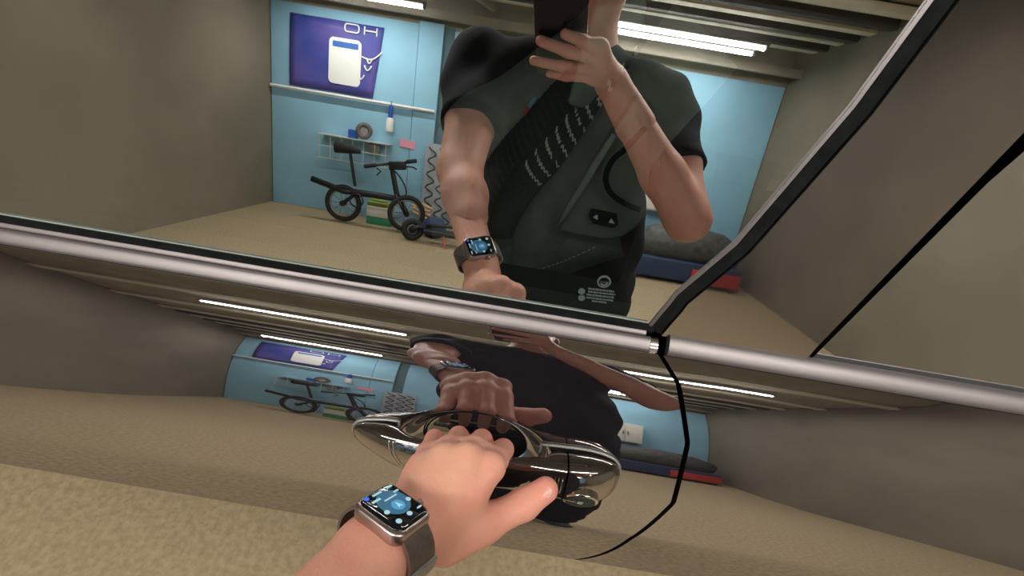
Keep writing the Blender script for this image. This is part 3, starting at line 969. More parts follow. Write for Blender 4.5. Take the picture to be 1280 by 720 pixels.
# ---- left hand on the handle (dorsal side towards us)
MCP = [sight(529, 583, .412), sight(555, 573, .404), sight(584, 573, .400), sight(613, 584, .405)]   # little .. index
PIP = []
for (px, py) in ((543, 549), (573, 546), (602, 550), (629, 562)):
    # on the sight line, just above the grip
    r = sight(px, py, 1) - EYE
    t_ = (HB + HN * .026 - EYE).dot(HN) / r.dot(HN)
    PIP.append(EYE + r * t_)
hand = []
fw = [(.0105, .0098, .0085), (.0115, .0105, .0090), (.0118, .0108, .0092), (.0115, .0108, .0092)]
for i in range(4):
    m_, p_ = MCP[i], PIP[i]
    xx = p_.x
    hv = (p_ - HB).dot(HV)
    dip = hp(xx - .001, min(hv - .020, .014), .0105)
    tip = hp(xx - .002, -.006, .0085)
    hand.append(cone(m_, p_, fw[i][0] + .0012, fw[i][1], .006))
    hand.append(cone(p_, dip, fw[i][1], fw[i][2], .004))
    hand.append(cone(dip, tip, fw[i][2], fw[i][2] - .0012, .004))
base = [sight(508, 628, .392), sight(520, 636, .386), sight(533, 644, .384), sight(546, 652, .386)]
palm = []
for i in range(4):
    palm.append(cone(base[i], MCP[i], .0150, .0128, .012))
for i in range(3):
    hand.append(cone(MCP[i].lerp(PIP[i], .34) + FWD * .004, MCP[i + 1].lerp(PIP[i + 1], .34) + FWD * .004, .0102, .0102, .008))
    palm.append(cone(MCP[i].lerp(base[i], .25), MCP[i + 1].lerp(base[i + 1], .25), .0122, .0122, .010))
pm_ = (MCP[1] + base[2]) / 2 + FWD * .014
palm.append(cone(pm_, WR + E2 * .02, .019, .020, .016))
# thumb: base bulge, two phalanges lying along the grip
CMC, TM, TI, TT = sight(556, 672, .400), sight(610, 652, .418), sight(655, 630, .432), sight(682, 612, .437)
hand.append(cone(CMC, TM, .019, .0155, .014))
hand.append(cone(TM, TI, .0152, .0142, .007))
hand.append(cone(TI, TT, .0142, .0122, .006))
hand.append(cone(MCP[3].lerp(base[3], .45), TM.lerp(CMC, .35), .014, .015, .016))
hand.append(cone(WR + E2 * .015 + E1 * .008, CMC, .0195, .019, .016))
# tendons on the back of the hand and the forearm
for i in (1, 2, 3):
    hand.append(cone(base[i].lerp(MCP[i], .25) - FWD * .0125, MCP[i] - FWD * .0105, .0024, .0030, .007))
fdir = (EL - WR).normalized()
fa_side = (E1 - fdir * E1.dot(fdir)).normalized()
fore1 = WR + fdir * .12 - RIGHT * .004
farm = [cone(WR + fdir * .012 - fa_side * .010, base[1], .0180, .018, .012), cone(WR + fdir * .012 + fa_side * .009, base[2], .0180, .018, .012),
        cone(WR + fa_side * .009, fore1 + fa_side * .010, .0180, .021, .012), cone(WR - fa_side * .010, fore1 - fa_side * .010, .0180, .021, .012)]
left_hand = sdf_mesh(palm + hand + farm, .0017, relax=1)

# ---- right hand round the phone
RM = [cf(.066, -.060, .010), cf(.071, -.079, .013), cf(.069, -.097, .013), cf(.063, -.113, .011)]
RP = [cf(.038, -.043, .017), cf(.017, -.062, .017), cf(.008, -.090, .016), cf(.014, -.110, .015)]
RT = [cf(.010, -.038, .008), cf(-.029, -.050, .008), cf(-.042, -.086, .008), cf(-.016, -.111, .008)]
rhand = []
for i in range(4):
    w = (.0095, .0098, .0092, .0080)[i]
    rhand += [cone(RM[i], RP[i], w + .001, w, .006), cone(RP[i], RT[i], w, w - .0015, .004), cone(RM[i], WRR.lerp(RM[i], .28), .0130, .0165, .014)]
for i in range(3):
    rhand.append(cone(RM[i], RM[i + 1], .0115, .0115, .008))
rhand += [cone(WRR, cf(.070, -.105, -.018), .021, .017, .016), cone(cf(.070, -.105, -.018), cf(.050, -.085, -.024), .0145, .0120, .01), cone(cf(.050, -.085, -.024), cf(.028, -.062, -.023), .0118, .0098, .006)]
rdir = (ELR - WRR).normalized()
rside = rdir.cross(FWD).normalized()
rhand += [cone(WRR + rside * .008, WRR + rdir * .09 + rside * .010, .021, .027, .016), cone(WRR - rside * .008, WRR + rdir * .09 - rside * .010, .021, .027, .016)]
right_hand = sdf_mesh(rhand, .0022, relax=1)

# ---- body
NECK, HEAD = Vector((.075, -.345, 1.40)), Vector((.078, -.300, 1.565))
body = []
a = WR + fdir * .095; b_ = WRR + rdir * .07
body += [cone(a, WR.lerp(EL, .66), .033, .041, .012), cone(WR.lerp(EL, .66), EL, .041, .041, .012), cone(EL, EL.lerp(SH, .5), .042, .052, .016), cone(EL.lerp(SH, .5), SH, .052, .055, .02)]
body += [cone(b_, WRR.lerp(ELR, .65), .032, .042, .015), cone(WRR.lerp(ELR, .65), ELR, .042, .042, .015), cone(ELR, ELR.lerp(SHR, .5), .043, .054, .02), cone(ELR.lerp(SHR, .5), SHR, .050, .056, .03)]
body += [cone(SH, Vector((.06, -.35, 1.345)), .05, .055, .05), cone(SHR, Vector((.06, -.35, 1.345)), .05, .055, .05),
         ell((.06, -.36, 1.22), (.150, .095, .17), .05), ell((.06, -.36, 1.02), (.130, .092, .18), .05), ell((.10, -.37, .87), (.150, .10, .12), .05),
         cone((.065, -.36, 1.33), NECK, .062, .054, .04), cone(NECK, HEAD + Vector((0, -.02, -.07)), .054, .054, .03)]
for s in (-1, 1):
    hx = .125 + s * .095
    body += [cone((hx, -.37, .84), (hx + s * .01, -.35, .46), .082, .052, .04), cone((hx + s * .01, -.35, .46), (hx + s * .015, -.38, .09), .052, .036, .03), cone((hx + s * .015, -.38, .07), (hx + s * .03, -.27, .035), .036, .03, .03)]
tl = Matrix.Rotation(math.radians(-22), 3, 'X')     # head tipped towards the car
def hd(x, y, z):
    return HEAD + tl @ Vector((x, y, z))
R3 = np.array(tl)
body += [ell(hd(0, -.018, .028), (.074, .092, .088), .02, R3), ell(hd(0, .022, -.035), (.060, .068, .078), .03, R3), ell(hd(0, .052, -.088), (.030, .026, .022), .025, R3),
         cone(hd(0, .080, .018), hd(0, .102, -.022), .008, .0135, .010), ell(hd(0, .083, .036), (.048, .014, .010), .012, R3),
         ell(hd(.036, .062, -.020), (.018, .016, .016), .016, R3), ell(hd(-.036, .062, -.020), (.018, .016, .016), .016, R3),
         ell(hd(0, .080, -.055), (.024, .011, .008), .008, R3),
         ell(hd(.030, .090, .014), (.014, .010, .009), .006, R3, 'sub'), ell(hd(-.030, .090, .014), (.014, .010, .009), .006, R3, 'sub'),
         ell(hd(.076, -.008, .0), (.010, .020, .032), .006, R3), ell(hd(-.076, -.008, .0), (.010, .020, .032), .006, R3)]
main = sdf_mesh(body, .0058, relax=1)
skin_obj('body', [main, left_hand, right_hand], M['skin'], person, [(p, .016, .75) for p in PIP] + [(TT, .020, .8), (TI, .018, .55), (TM, .03, .35)] + [(p, .014, .35) for p in MCP] + [(p, .012, .7) for p in RT] + [(p, .012, .5) for p in RP], [(MCP[i].lerp(base[i], t), .014, .75) for i in (1, 2) for t in (.1, .3, .5)])['label'] = 'bare arms, hands, neck and face'
for s in (-1, 1):
    e = MB(); c = hd(s * .030, .074, .014)
    rows = [[c + Vector((math.sin(p) * math.cos(q) * .012, math.sin(p) * math.sin(q) * .012, math.cos(p) * .012)) for q in np.linspace(0, 2 * math.pi, 14, endpoint=False)] for p in np.linspace(.01, math.pi - .01, 9)]
    e.loft(rows, closed=True); eo = e.build('eye', M['eye'], person, smooth=True)
    MB().disc(hd(s * .030, .0858, .012), tl @ Vector((0, 1, -.1)), .0052, .0015, 16).build('iris', M['iris'], eo)
lp = sdf_mesh([cone(hd(-.020, .088, -.053), hd(.020, .088, -.053), .0045, .0045, .004), cone(hd(-.016, .088, -.060), hd(.016, .088, -.060), .0052, .0052, .003)], .002)
skin_obj('lips', [lp], M['lip'], person)
hair = [ell(hd(0, -.030, .050), (.083, .095, .082), .02, R3, cut=(hd(0, .050, .052), tl @ Vector((0, .9, -.55)))), ell(hd(0, -.060, .0), (.076, .062, .085), .02, R3)]
hm = sdf_mesh(hair, .005, noise=lambda X, Y, Z: .002 * np.sin(X * 260) * np.sin(Z * 210 + Y * 190))
skin_obj('hair', [hm], M['hair'], person)['label'] = 'short dark hair'
# thumbnail
tn = (-(FWD) + UP * .35).normalized()
nc = TT.lerp(TI, .08) - FWD * .0122 + UP * .0030
td = (TT - TI).normalized(); tsd = td.cross(tn).normalized()
mb = MB()
mb.loft([[nc + td * (.0075 * math.cos(a) ) * rr_ + tsd * (.0058 * math.sin(a)) * rr_ - tn * (.0022 * (math.sin(a) * rr_) ** 2) for a in np.linspace(0, 2 * math.pi, 20, endpoint=False)] for rr_ in (1, .7, .35, .05)], closed=True)
mb.build('thumbnail', M['nail'], person, smooth=True)['label'] = 'short pale thumbnail'

# ---- clothes
def wr(X, Y, Z):
    return .0055 * np.sin(X * 31 + Z * 17) * np.sin(Z * 24 - Y * 20 + 1) + .003 * np.sin(X * 70 - Z * 44)
hemL, hemR = EL.lerp(SH, .40), ELR.lerp(SHR, .42)
dL, dR = (EL - SH).normalized(), (ELR - SHR).normalized()
shirt = [cone(SH, hemL, .071, .070, .03, cut=(hemL, dL)), cone(SHR, hemR, .068, .064, .03, cut=(hemR, dR)),
         cone(SH, (.06, -.35, 1.335), .064, .062, .06), cone(SHR, (.06, -.35, 1.335), .064, .062, .06),
         ell((.076, -.36, 1.21), (.218, .112, .18), .06), ell((.080, -.355, 1.0), (.218, .112, .20), .06),
         cone((.094, -.36, .98), (.100, -.365, .80), .206, .210, .04, flat=((0, 1, 0), 1.35), cut=((0, 0, .78), (0, 0, -1)))]
sm_ = sdf_mesh(shirt, .0062, relax=1, noise=wr)
skin_obj('t_shirt', [sm_], M['shirt'], person)['label'] = 'black short-sleeved T-shirt'
tr = [ell((.115, -.37, .86), (.190, .108, .10), .04)]
for s in (-1, 1):
    hx = .125 + s * .095
    tr += [cone((hx, -.37, .84), (hx + s * .01, -.35, .46), .094, .070, .04), cone((hx + s * .01, -.35, .46), (hx + s * .015, -.38, .05), .070, .058, .03, cut=((0, 0, .045), (0, 0, -1)))]
tm = sdf_mesh(tr, .008, relax=1, noise=lambda X, Y, Z: .003 * np.sin(Z * 50 + X * 12) * np.sin(Y * 30))
skin_obj('trousers', [tm], M['jeans'], person)['label'] = 'dark trousers'
for s in (-1, 1):
    hx = .125 + s * .11
    sm2 = sdf_mesh([cone((hx, -.40, .05), (hx + s * .02, -.25, .038), .046, .040, .03, cut=((0, 0, .018), (0, 0, -1))), cone((hx, -.40, .05), (hx, -.39, .10), .046, .044, .02)], .006)
    so = skin_obj('shoe', [sm2], M['shoe'], person)
    pts = [(hx + s * .01 * 0 + .046 * math.cos(a) * (1 - .1 * (math.sin(a) > 0)) + s * .012 * math.sin(a), -.325 + .122 * math.sin(a), .0) for a in np.linspace(0, 2 * math.pi, 24, endpoint=False)]
    MB().prism([Vector((p[0], p[1], .022)) for p in pts], (0, 0, 1), .022).build('sole', M['sole'], so)

# ------------------------------------------------------------------ wristwatch
watch = thing('wristwatch', WR, 'square smartwatch with lit blue screen worn on the left wrist', 'watch')
def rrect(w, h_, r, n=7):
    pts = []
    for cx, cy, a0_ in ((1, 1, 0), (-1, 1, 90), (-1, -1, 180), (1, -1, 270)):
        for i in range(n):
            a = math.radians(a0_ + 90 * i / (n - 1))
            pts.append((cx * (w / 2 - r) + r * math.cos(a), cy * (h_ / 2 - r) + r * math.sin(a)))
    return pts
mb = MB()
rows = []
for (g, c) in ((-.0035, -.0068), (-.0008, -.0060), (0, -.004), (0, .002), (-.0008, .0036), (-.0028, .0046)):
    rows.append([wp(p[0], p[1], c) for p in rrect(.0475 + 2 * g, .0405 + 2 * g, .0095 + g)])
mb.loft(rows, closed=True, cap=True)
mb.build('case', M['watch_case'], watch, smooth=True, angle=60)['label'] = 'pinkish grey metal case'
mb = MB()
rows = []
for (g, c) in ((-.0028, .0046), (-.0030, .0054), (-.0048, .0062)):
    rows.append([wp(p[0], p[1], c) for p in rrect(.0475 + 2 * g, .0405 + 2 * g, .0095 + g)])
mb.loft(rows, closed=True, cap=True)
scr = mb.build('screen', M['watch_glass'], watch, smooth=True, angle=60)
def lit(name, col, s):
    m = mat(name, (0.01, 0.01, 0.01), .4, emit=col, estr=s); return m
L_bg, L_hi, L_ic, L_bl = lit('screen_glow', (.03, .14, .24), .8), lit('screen_bright', (.30, .62, .85), 1.0), lit('screen_icon', (.45, .72, .78), .75), lit('screen_blue', (.03, .14, .75), 1.0)
SA, SB = .0375, .031
def wpoly(name, pts, c, m):
    MB().prism([wp((a - .5) * SA, (b - .5) * SB, c) for a, b in pts], E3, .0003).build(name, m, scr)
def blob(a, b, ra, rb, n=18):
    return [(a + ra * math.cos(t), b + rb * math.sin(t)) for t in np.linspace(0, 2 * math.pi, n, endpoint=False)]
wpoly('glow', blob(.42, .55, .36, .40, 26), .0064, L_bg)
wpoly('centre_dial', blob(.54, .56, .14, .17), .0066, lit('screen_mid', (.08, .30, .50), .9))
wpoly('arrow_icon', [(.62, .50), (.45, .56), (.62, .64), (.58, .565)], .0068, L_hi)
for a, b, ra, rb in ((.55, .17, .055, .07), (.86, .17, .06, .075), (.85, .55, .055, .07), (.55, .90, .055, .065), (.85, .90, .022, .085)):
    wpoly('icon', blob(a, b, ra, rb, 12), .0067, L_ic)
wpoly('status_icon', blob(.04, .12, .05, .06, 10), .0067, L_bl)
for a, b, w_, l_ in ((.19, .25, .025, .13), (.05, .44, .022, .14), (.04, .86, .025, .09), (.22, .88, .02, .08), (.30, .60, .016, .2)):
    wpoly('text_bar', [(a - w_, b - l_), (a + w_, b - l_), (a + w_, b + l_), (a - w_, b + l_)], .0067, L_ic)
MB().disc(wp(.006, .0215, 0), E2, .0040, .005, 20).build('crown', M['watch_case'], watch, bevel=.0006)
# band round the wrist
RB = .0292
bc = wp(0, 0, -.0240)
def band_pt(a, b, lift=0.0):
    return bc + E1 * (RB * 1.17 + lift) * math.cos(a) + E3 * (RB * .90 + lift) * math.sin(a) + E2 * b
mb = MB(); rows = []
for a in np.linspace(math.radians(58), math.radians(-238), 60):
    hw = .0135
    rows.append([band_pt(a, -hw), band_pt(a, hw), band_pt(a, hw, .0024), band_pt(a, -hw, .0024)])
mb.loft(rows, closed=True, cap=True)
mb.build('band', M['watch_band'], watch, smooth=True, angle=40)
mb = MB(); rows = []
for a in np.linspace(math.radians(6), math.radians(-60), 14):
    hw = .0140
    rows.append([band_pt(a, -hw, .0020), band_pt(a, hw, .0020), band_pt(a, hw, .0048), band_pt(a, -hw, .0048)])
mb.loft(rows, closed=True, cap=True)
mb.build('clasp', M['grey_metal'], watch, smooth=True, angle=40)['label'] = 'folded band end with magnetic clasp'

# ------------------------------------------------------------------ phone
phone = thing('phone', cf(0, -.05, -.006), 'dark phone held upright in the right hand, filming the door', 'phone')
PM = Matrix((RIGHT, UP, FWD)).transposed()
def pslab(w, h_, r, f0, f1, cx, cy):
    mb = MB()
    rows = [[cf(cx + p[0] * g, cy + p[1] * g, f) for p in rrect(w, h_, r)] for f, g in ((f0, .985), (f0 * .8 + f1 * .2, 1), (f0 * .2 + f1 * .8, 1), (f1, .985))]
    return mb.loft(rows, closed=True, cap=True)
pslab(.084, .152, .011, -.0115, -.0035, .002, -.047).build('phone_case', M['phone_back'], phone, smooth=True, angle=35)
pslab(.076, .144, .009, -.0122, -.0116, .002, -.047).build('screen', M['watch_glass'], phone, smooth=True, angle=35)
pslab(.026, .026, .008, -.0035, -.0026, .002, .004).build('camera_bump', M['phone_back'], phone, smooth=True, angle=35)
MB().disc(cf(0, 0, -.0022), FWD, .0045, .0008, 18).build('lens', M['watch_glass'], phone)
#@@THINGS
# ================================================================== THINGS IN THE WORKSHOP
WF = WALL_Y + 0.004
# banner
bn = thing('banner', (-2.27, WF, 1.3), 'blue advertising banner with white device picture on the blue wall', 'banner')
p_tr, p_br = seen_y(481, 35, WF), seen_y(466, 123, WF)
bz1, bz0, bx1 = p_tr.z, p_br.z, p_tr.x
sheet = MB()
rows = []
for i in range(9):
    z_ = bz0 + (bz1 - bz0) * i / 8
    e = p_br.x + (p_tr.x - p_br.x) * i / 8
    rows.append([Vector((x, WF + .006 + .006 * math.sin(x * 9 + z_ * 5), z_)) for x in np.linspace(-2.78, e, 14)])
sheet.loft(rows)
so = sheet.build('sheet', M['banner'], bn, smooth=True)
md = so.modifiers.new('thickness', 'SOLIDIFY'); md.thickness = .003
def wallpoly(name, pts, m, parent, y=.014, th=.002):
    return MB().prism([Vector((x, WALL_Y + .004 + y, z)) for x, z in pts], (0, 1, 0), th).build(name, m, parent)
dv = [seen_y(453, 52, WF), seen_y(447, 109, WF)]
def rr_poly(x0, x1, z0, z1, r):
    return [((x0 + x1) / 2 + a, (z0 + z1) / 2 + b) for a, b in rrect(x1 - x0, z1 - z0, r)]
wallpoly('device_picture', rr_poly(dv[1].x - .32, dv[0].x, dv[1].z, dv[0].z, .05), M['banner_white'], bn, .016)
s0, s1 = seen_y(449, 56, WF), seen_y(449, 63, WF)
wallpoly('device_stripe', [(dv[1].x - .28, s1.z), (s0.x, s1.z), (s0.x, s0.z), (dv[1].x - .28, s0.z)], M['banner_stripe'], bn, .0195, .002)
for (a, b) in (((453, 71), (478, 66)), ((456, 82), (465, 83)), ((448, 92), (456, 94)), ((459, 73), (466, 74))):
    q0, q1 = seen_y(*a, WF), seen_y(*b, WF)
    pts = [q0.lerp(q1, t) + Vector((0, .016, -.05 * math.sin(math.pi * t))) for t in np.linspace(0, 1, 9)]
    MB().tube(pts, .008, 6).build('silver_swoosh', M['banner_white'], bn, smooth=True)
qa, qb = seen_y(473, 35, WF), seen_y(456, 41, WF)
hz1, hz0_ = qa.z - .01, qa.z - .085
def bar(x0, z0, x1, z1):
    q = [Vector((x0, WALL_Y + .022, z0)), Vector((x1, WALL_Y + .022, z1))]
    return q
lt = MB()
xr_ = p_tr.x - .075
for q in (bar(xr_, hz0_, xr_, hz1), bar(xr_ - .13, hz0_, xr_ - .13, hz1), bar(xr_, (hz0_ + hz1) / 2, xr_ - .13, (hz0_ + hz1) / 2)):
    lt.tube(q, .008, 6)
lt.build('letter_h', M['banner_white'], bn)
x2 = xr_ - .19
lt = MB(); lt.tube([Vector((x2 - .075 + a, WALL_Y + .022, (hz0_ + hz1) / 2 + b)) for a, b in rrect(.15, .075, .028)], .008, 6, closed=True)
lt.build('letter_o', M['banner_white'], bn)
# pale pipe along the wall
tag(MB().tube([(XL + .02, WALL_Y + .035, 1.292), (-1.16, WALL_Y + .035, 1.292)], .017, 12).build('conduit', M['white'], smooth=True, angle=40), 'white conduit pipe running along the blue wall under the banner', 'pipe')
# brush hanging from the pipe
bp0, bp1 = seen_y(490, 128, WALL_Y + .06), seen_y(486, 164, WALL_Y + .06)
br = thing('hanging_brush', (bp1.x, WALL_Y + .06, bp1.z), 'blue and white brush hanging from the white pipe', 'brush')
zt, zb = bp0.z, bp1.z
bx = (bp0.x + bp1.x) / 2
MB().tube([(bx, WALL_Y + .06, zt + .015), (bx, WALL_Y + .06, zt - .04)], .005, 6).build('hook', M['grey_metal'], br)
MB().tube([(bx, WALL_Y + .06, zt - .03), (bx, WALL_Y + .06, zt - .09), (bx, WALL_Y + .06, zt - .16)], [.020, .027, .024], 12).build('handle', M['blue_plastic'], br, smooth=True, angle=40)
MB().tube([(bx, WALL_Y + .06, zt - .16), (bx, WALL_Y + .06, zt - .18), (bx, WALL_Y + .06, zb)], [.025, .042, .042], 14).build('bristles', M['white'], br, smooth=True, angle=40)
# pink note
pa, pb = seen_y(500, 176, WF), seen_y(519, 184, WF)
tag(MB().box(((pa.x + pb.x) / 2, WALL_Y + .010, (pa.z + pb.z) / 2), (abs(pb.x - pa.x), .003, .085), Matrix.Rotation(.06, 3, 'Y')).build('paper_note', M['pink']), 'pink paper note stuck on the blue wall', 'note')
# wire shelf
q0, q1 = seen_y(440, 173, WALL_Y + .1), seen_y(488, 178, WALL_Y + .1)
sz = q0.z
shf = thing('wire_shelf', (q0.x, WALL_Y + .1, sz), 'clear wire shelf bin fixed to the blue wall', 'shelf')
x0, x1 = q0.x - .35, q1.x
MB().box(((x0 + x1) / 2, WALL_Y + .10, sz), (x1 - x0, .18, .010)).build('shelf_board', M['wire'], shf)
for i in range(7):
    x = x0 + .02 + (x1 - x0 - .04) * i / 6
    MB().tube([(x, WALL_Y + .18, sz), (x, WALL_Y + .18, sz - .25), (x, WALL_Y + .02, sz - .25)], .004, 6).build('wire', M['wire'], shf)
for zz in (sz - .12, sz - .25):
    MB().tube([(x0, WALL_Y + .18, zz), (x1, WALL_Y + .18, zz)], .004, 6).build('wire', M['wire'], shf)
# disc and bits on it
qc = seen_y(455, 168, WALL_Y + .13)
dsc = thing('cable_reel', (qc.x, WALL_Y + .13, sz + .005), 'round brown reel standing on the wire shelf', 'reel')
MB().ring((qc.x, WALL_Y + .13, sz + .10), (0.25, 1, .1), .064, .026, 28, 10).build('reel_rim', M['disc'], dsc, smooth=True)
MB().disc((qc.x, WALL_Y + .13, sz + .10), (0.25, 1, .1), .055, .02).build('reel_face', M['grey_metal'], dsc)
tag(MB().box((qc.x - .13, WALL_Y + .10, sz + .05), (.09, .08, .09)).build('small_box', M['blue_plastic'], bevel=.006), 'small blue box on the wire shelf beside the brown reel', 'box')
tag(MB().box((qc.x + .12, WALL_Y + .10, sz - .07), (.12, .08, .10)).tube([(qc.x + .06, WALL_Y + .1, sz - .02), (qc.x + .18, WALL_Y + .1, sz - .06)], .012, 8).build('metal_tool', M['grey_metal'], bevel=.006), 'grey metal tool hanging in the wire bin', 'tool')

# ------------------------------------------------------------------ folding electric bicycle
BY = -4.0
def bk(px, py, dy=0.0):
    return seen_y(px, py, BY + dy)
bike = thing('electric_bicycle', seen_z(470, 285, 0), 'dark folding electric bicycle parked before the blue wall', 'bicycle')
wc = bk(508, 268); wrr = .20
wc = Vector((wc.x, BY, .215))
top = bk(490, 211); low = bk(496, 243); hd_ = low.lerp(wc, .25)
MB().tube([top, low], [.026, .030], 10).build('stem', M['dark_metal'], bike, smooth=True, angle=40)
MB().tube([bk(440, 240), bk(470, 244), bk(500, 249)], [.036, .036, .030], 10).build('frame', M['dark_metal'], bike, smooth=True, angle=40)
MB().tube([bk(440, 240), bk(430, 239), Vector((bk(430, 239).x - .35, BY, .42))], .032, 10).build('frame', M['dark_metal'], bike, smooth=True)
for s in (-1, 1):
    MB().tube([low + Vector((0, s * .04, 0)), wc + Vector((0, s * .045, 0))], .016, 8).build('fork', M['dark_metal'], bike, smooth=True)
def wheel(c, R, axis, parent, tr_=.026, spokes=10, hub=.03):
    w = MB().ring(c, axis, R - tr_, tr_, 32, 10).build('tyre', M['tyre'], parent, smooth=True)
    MB().ring(c, axis, R - 2 * tr_ - .004, .010, 28, 6).build('wheel_rim', M['grey_metal'], parent, smooth=True)
    a = Vector(axis).normalized(); u = a.cross(Vector((0, 0, 1))).normalized(); v = a.cross(u)
    for i in range(spokes):
        t = 2 * math.pi * i / spokes
        MB().tube([c + (u * math.cos(t) + v * math.sin(t)) * hub * .6, c + (u * math.cos(t) + v * math.sin(t)) * (R - 2 * tr_)], .004, 5).build('spoke', M['grey_metal'], parent)
    MB().disc(c, axis, hub, .07, 18).build('hub', M['dark_metal'], parent)
wheel(wc, wrr, (0.35, 1, 0), bike)
rw = Vector((bk(440, 268).x - .10, BY, .215))
wheel(rw, wrr, (0, 1, 0), bike)
MB().ring(rw + Vector((.16, .05, .06)), (0, 1, 0), .07, .008, 20, 6).build('chainring', M['dark_metal'], bike)
MB().tube([rw, bk(442, 244)], .02, 8).build('chain_stay', M['dark_metal'], bike)
hl, hr = bk(455, 208, .08), bk(521, 201, -.05)
MB().tube([hl, hl.lerp(hr, .45), bk(487, 206), hr], .014, 8).build('handlebar', M['dark_metal'], bike, smooth=True)
for a, b in ((hl, hl.lerp(hr, .22)), (hr, hr.lerp(hl, .2))):
    MB().tube([a, b], .021, 10).build('grip', M['tyre'], bike, smooth=True, angle=40)
MB().box(bk(497, 207), (.17, .08, .085), Matrix.Rotation(-.15, 3, 'Y')).build('display', M['dark_metal'], bike, bevel=.01)
for a, b, c in (((471, 210), (476, 214), (471, 219)), ((505, 208), (516, 209), (521, 212))):
    MB().tube([bk(*a), bk(*b), bk(*c)], .008, 6).build('brake_lever', M['dark_metal'], bike)
MB().tube(crv([bk(494, 214), bk(503, 226), bk(508, 240), bk(504, 247), bk(497, 249)]), .008, 6).build('cable', M['dark_metal'], bike, smooth=True)
MB().tube([rw + Vector((.12, 0, .2)), rw + Vector((.05, 0, .55))], .017, 8).build('seat_post', M['dark_metal'], bike)
MB().tube([rw + Vector((-.10, 0, .57)), rw + Vector((.05, 0, .575)), rw + Vector((.16, 0, .56))], [.06, .05, .02], 10).build('saddle', M['tyre'], bike, smooth=True)

# ------------------------------------------------------------------ kick scooter lying folded in front
SY = -3.74
sc = thing('kick_scooter', Vector((-1.0, SY, 0)), 'dark electric scooter with fat tyre and red kickstand', 'scooter')
swc = seen_y(515, 292, SY); swc = Vector((swc.x, SY, .115))
wheel(swc, .115, (.35, 1, .12), sc, .032, 6, .035)
d0, d1 = seen_y(531, 293, SY), seen_y(575, 297, SY)
MB().box(((d0.x + d1.x) / 2 + .12, SY, .125), (d1.x - d0.x + .26, .15, .045)).build('deck', M['dark_metal'], sc, bevel=.012)
MB().tube([swc + Vector((0, .06, 0)), swc + Vector((.07, .03, .05)), Vector((d0.x, SY, .13))], .022, 8).build('fork', M['dark_metal'], sc, smooth=True)
rwc = Vector((d1.x + .33, SY, .115)); wheel(rwc, .115, (0, 1, 0), sc, .032, 6, .035)
MB().tube([Vector((d0.x, SY - .03, .17)), Vector((d0.x + .30, SY - .05, .20)), Vector((d1.x + .3, SY - .05, .22))], .02, 8).build('steering_post', M['dark_metal'], sc, smooth=True)
k0 = seen_y(554, 297, SY + .08)
MB().tube([Vector((k0.x, SY + .07, .11)), Vector((k0.x + .04, SY + .13, .008))], .010, 8).build('kickstand', M['red'], sc)

# ------------------------------------------------------------------ clutter by the wall
def carton(name, xc, yc, w, d, h_, parts, label, cat='box', rz=0.0):
    t = thing(name, (xc, yc, 0), label, cat)
    Rz = Matrix.Rotation(rz, 3, 'Z')
    z0 = 0
    for (nm, hh, mm, gr) in parts:
        MB().box((xc, yc, z0 + hh / 2), (w + gr, d + gr, hh), Rz).build(nm, M[mm], t, bevel=.004)
        z0 += hh
    return t
gx = seen_z(480, 276, 0).x
carton('carton', gx + .02, -4.25, .27, .2, .2, (('box_base', .09, 'green', 0), ('box_lid', .11, 'card_white', .004)), 'green and white carton on the floor behind the bicycle')
tag(MB().box((gx - .01, -4.25, .225), (.22, .16, .045)).tube([(gx - .1, -4.25, .26), (gx + .08, -4.22, .255)], .022, 8).build('folded_cloth', M['lime'], bevel=.012), 'lime green cloth bundle on top of the green and white carton', 'cloth')
sticks = [((514, 256), (537, 265)), ((516, 260), (538, 270)), ((514, 264), (536, 275)), ((524, 254), (541, 262))]
wood_lab = ['topmost slat leaning left', 'second slat in the middle', 'lowest slat nearest the floor', 'slat furthest to the right']
for (a, b), lb in zip(sticks, wood_lab):
    i_ = wood_lab.index(lb)
    p, q = seen_y(*a, -4.31 + .05 * i_), seen_y(*b, -4.31 + .05 * i_)
    tag(MB().tube([p, q], .017, 6).build('wooden_slat', M['wood']), 'pale wooden slat in the heap behind the bicycle wheel, ' + lb, 'wood', 'pale slats heaped by the wall')
carton('carton', -.67, -4.27, .26, .24, .34, (('box_body', .32, 'card', 0), ('box_flap', .02, 'card', .01)), 'tall brown cardboard box on the floor beside the navy bag')
bgp = seen_y(544, 278, -4.05)
bagm = sdf_mesh([ell((bgp.x, -4.02, .10), (.13, .10, .115), .03), cone((bgp.x - .05, -4.02, .16), (bgp.x + .06, -4.02, .19), .05, .04, .03)], .012)
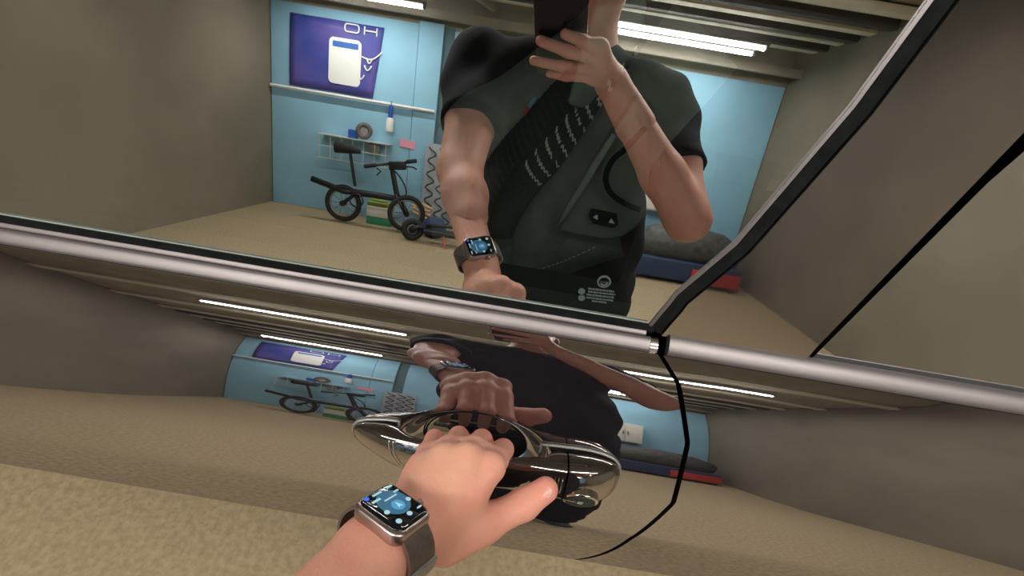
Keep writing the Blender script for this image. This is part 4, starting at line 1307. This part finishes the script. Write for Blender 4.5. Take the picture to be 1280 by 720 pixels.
bo = skin_obj('bag', [bagm], M['navy'], None); tag(bo, 'dark navy bag slumped on the floor beside the wire rack', 'bag')
# rack with wavy wires leaning on the wall
rk = thing('wire_rack', (-1.02, -4.36, 0), 'grey rack with wavy wire leaning on the wall below the joint', 'rack')
MB().box((-1.02, -4.40, .50), (.36, .02, .92)).build('back_board', M['rack'], rk, bevel=.003)
for dx in (-.10, .02, .12):
    MB().tube([(-1.02 + dx + .045 * math.sin(i * .9), -4.375, .08 + .84 * i / 40) for i in range(41)], .007, 6).build('wavy_wire', M['dark_metal'], rk, smooth=True)
MB().box((-1.02, -4.38, .02), (.38, .08, .04)).build('foot', M['rack'], rk)
# right-hand side: white cabinet, cardboard, tool chest
cab = thing('wall_cabinet', (1.48, WALL_Y + .1, .62), 'flat white cabinet on the blue wall right of the photographer', 'cabinet')
MB().box((1.48, WALL_Y + .08, .92), (.40, .14, .56)).build('cabinet_body', M['white'], cab, bevel=.006)
for s in (-1, 1):
    MB().box((1.48 + s * .099, WALL_Y + .158, .92), (.19, .016, .53)).build('door', M['white'], cab, bevel=.004)
    MB().box((1.48 + s * .025, WALL_Y + .175, .92), (.012, .02, .1)).build('handle', M['grey_metal'], cab)
tc = thing('tool_chest', (1.75, -4.0, 0), 'long dark chest with navy and red base on the floor at right', 'chest')
MB().box((1.75, -4.0, .14), (1.1, .5, .2)).build('chest_base', M['navy'], tc, bevel=.01)
MB().box((2.05, -3.745, .12), (.5, .012, .14)).build('red_panel', M['red'], tc, bevel=.003)
MB().tube([(1.2, -4.0, .32), (1.4, -4.0, .36), (1.75, -4.0, .38), (2.1, -4.0, .36), (2.3, -4.0, .32)], [.12, .19, .21, .19, .12], 16).build('chest_cover', M['chest_grey'], tc, smooth=True)
for sx in (-.5, .5):
    for sy in (-.2, .2):
        MB().box((1.75 + sx, -4.0 + sy, .02), (.06, .06, .04)).build('foot', M['dark_metal'], tc)
carton('cardboard_box', -.20, -4.2, .42, .3, .30, (('box_body', .28, 'card', 0), ('flap', .02, 'card', .02)), 'open brown cardboard box on the floor behind the photographer', rz=.2)
#@@END
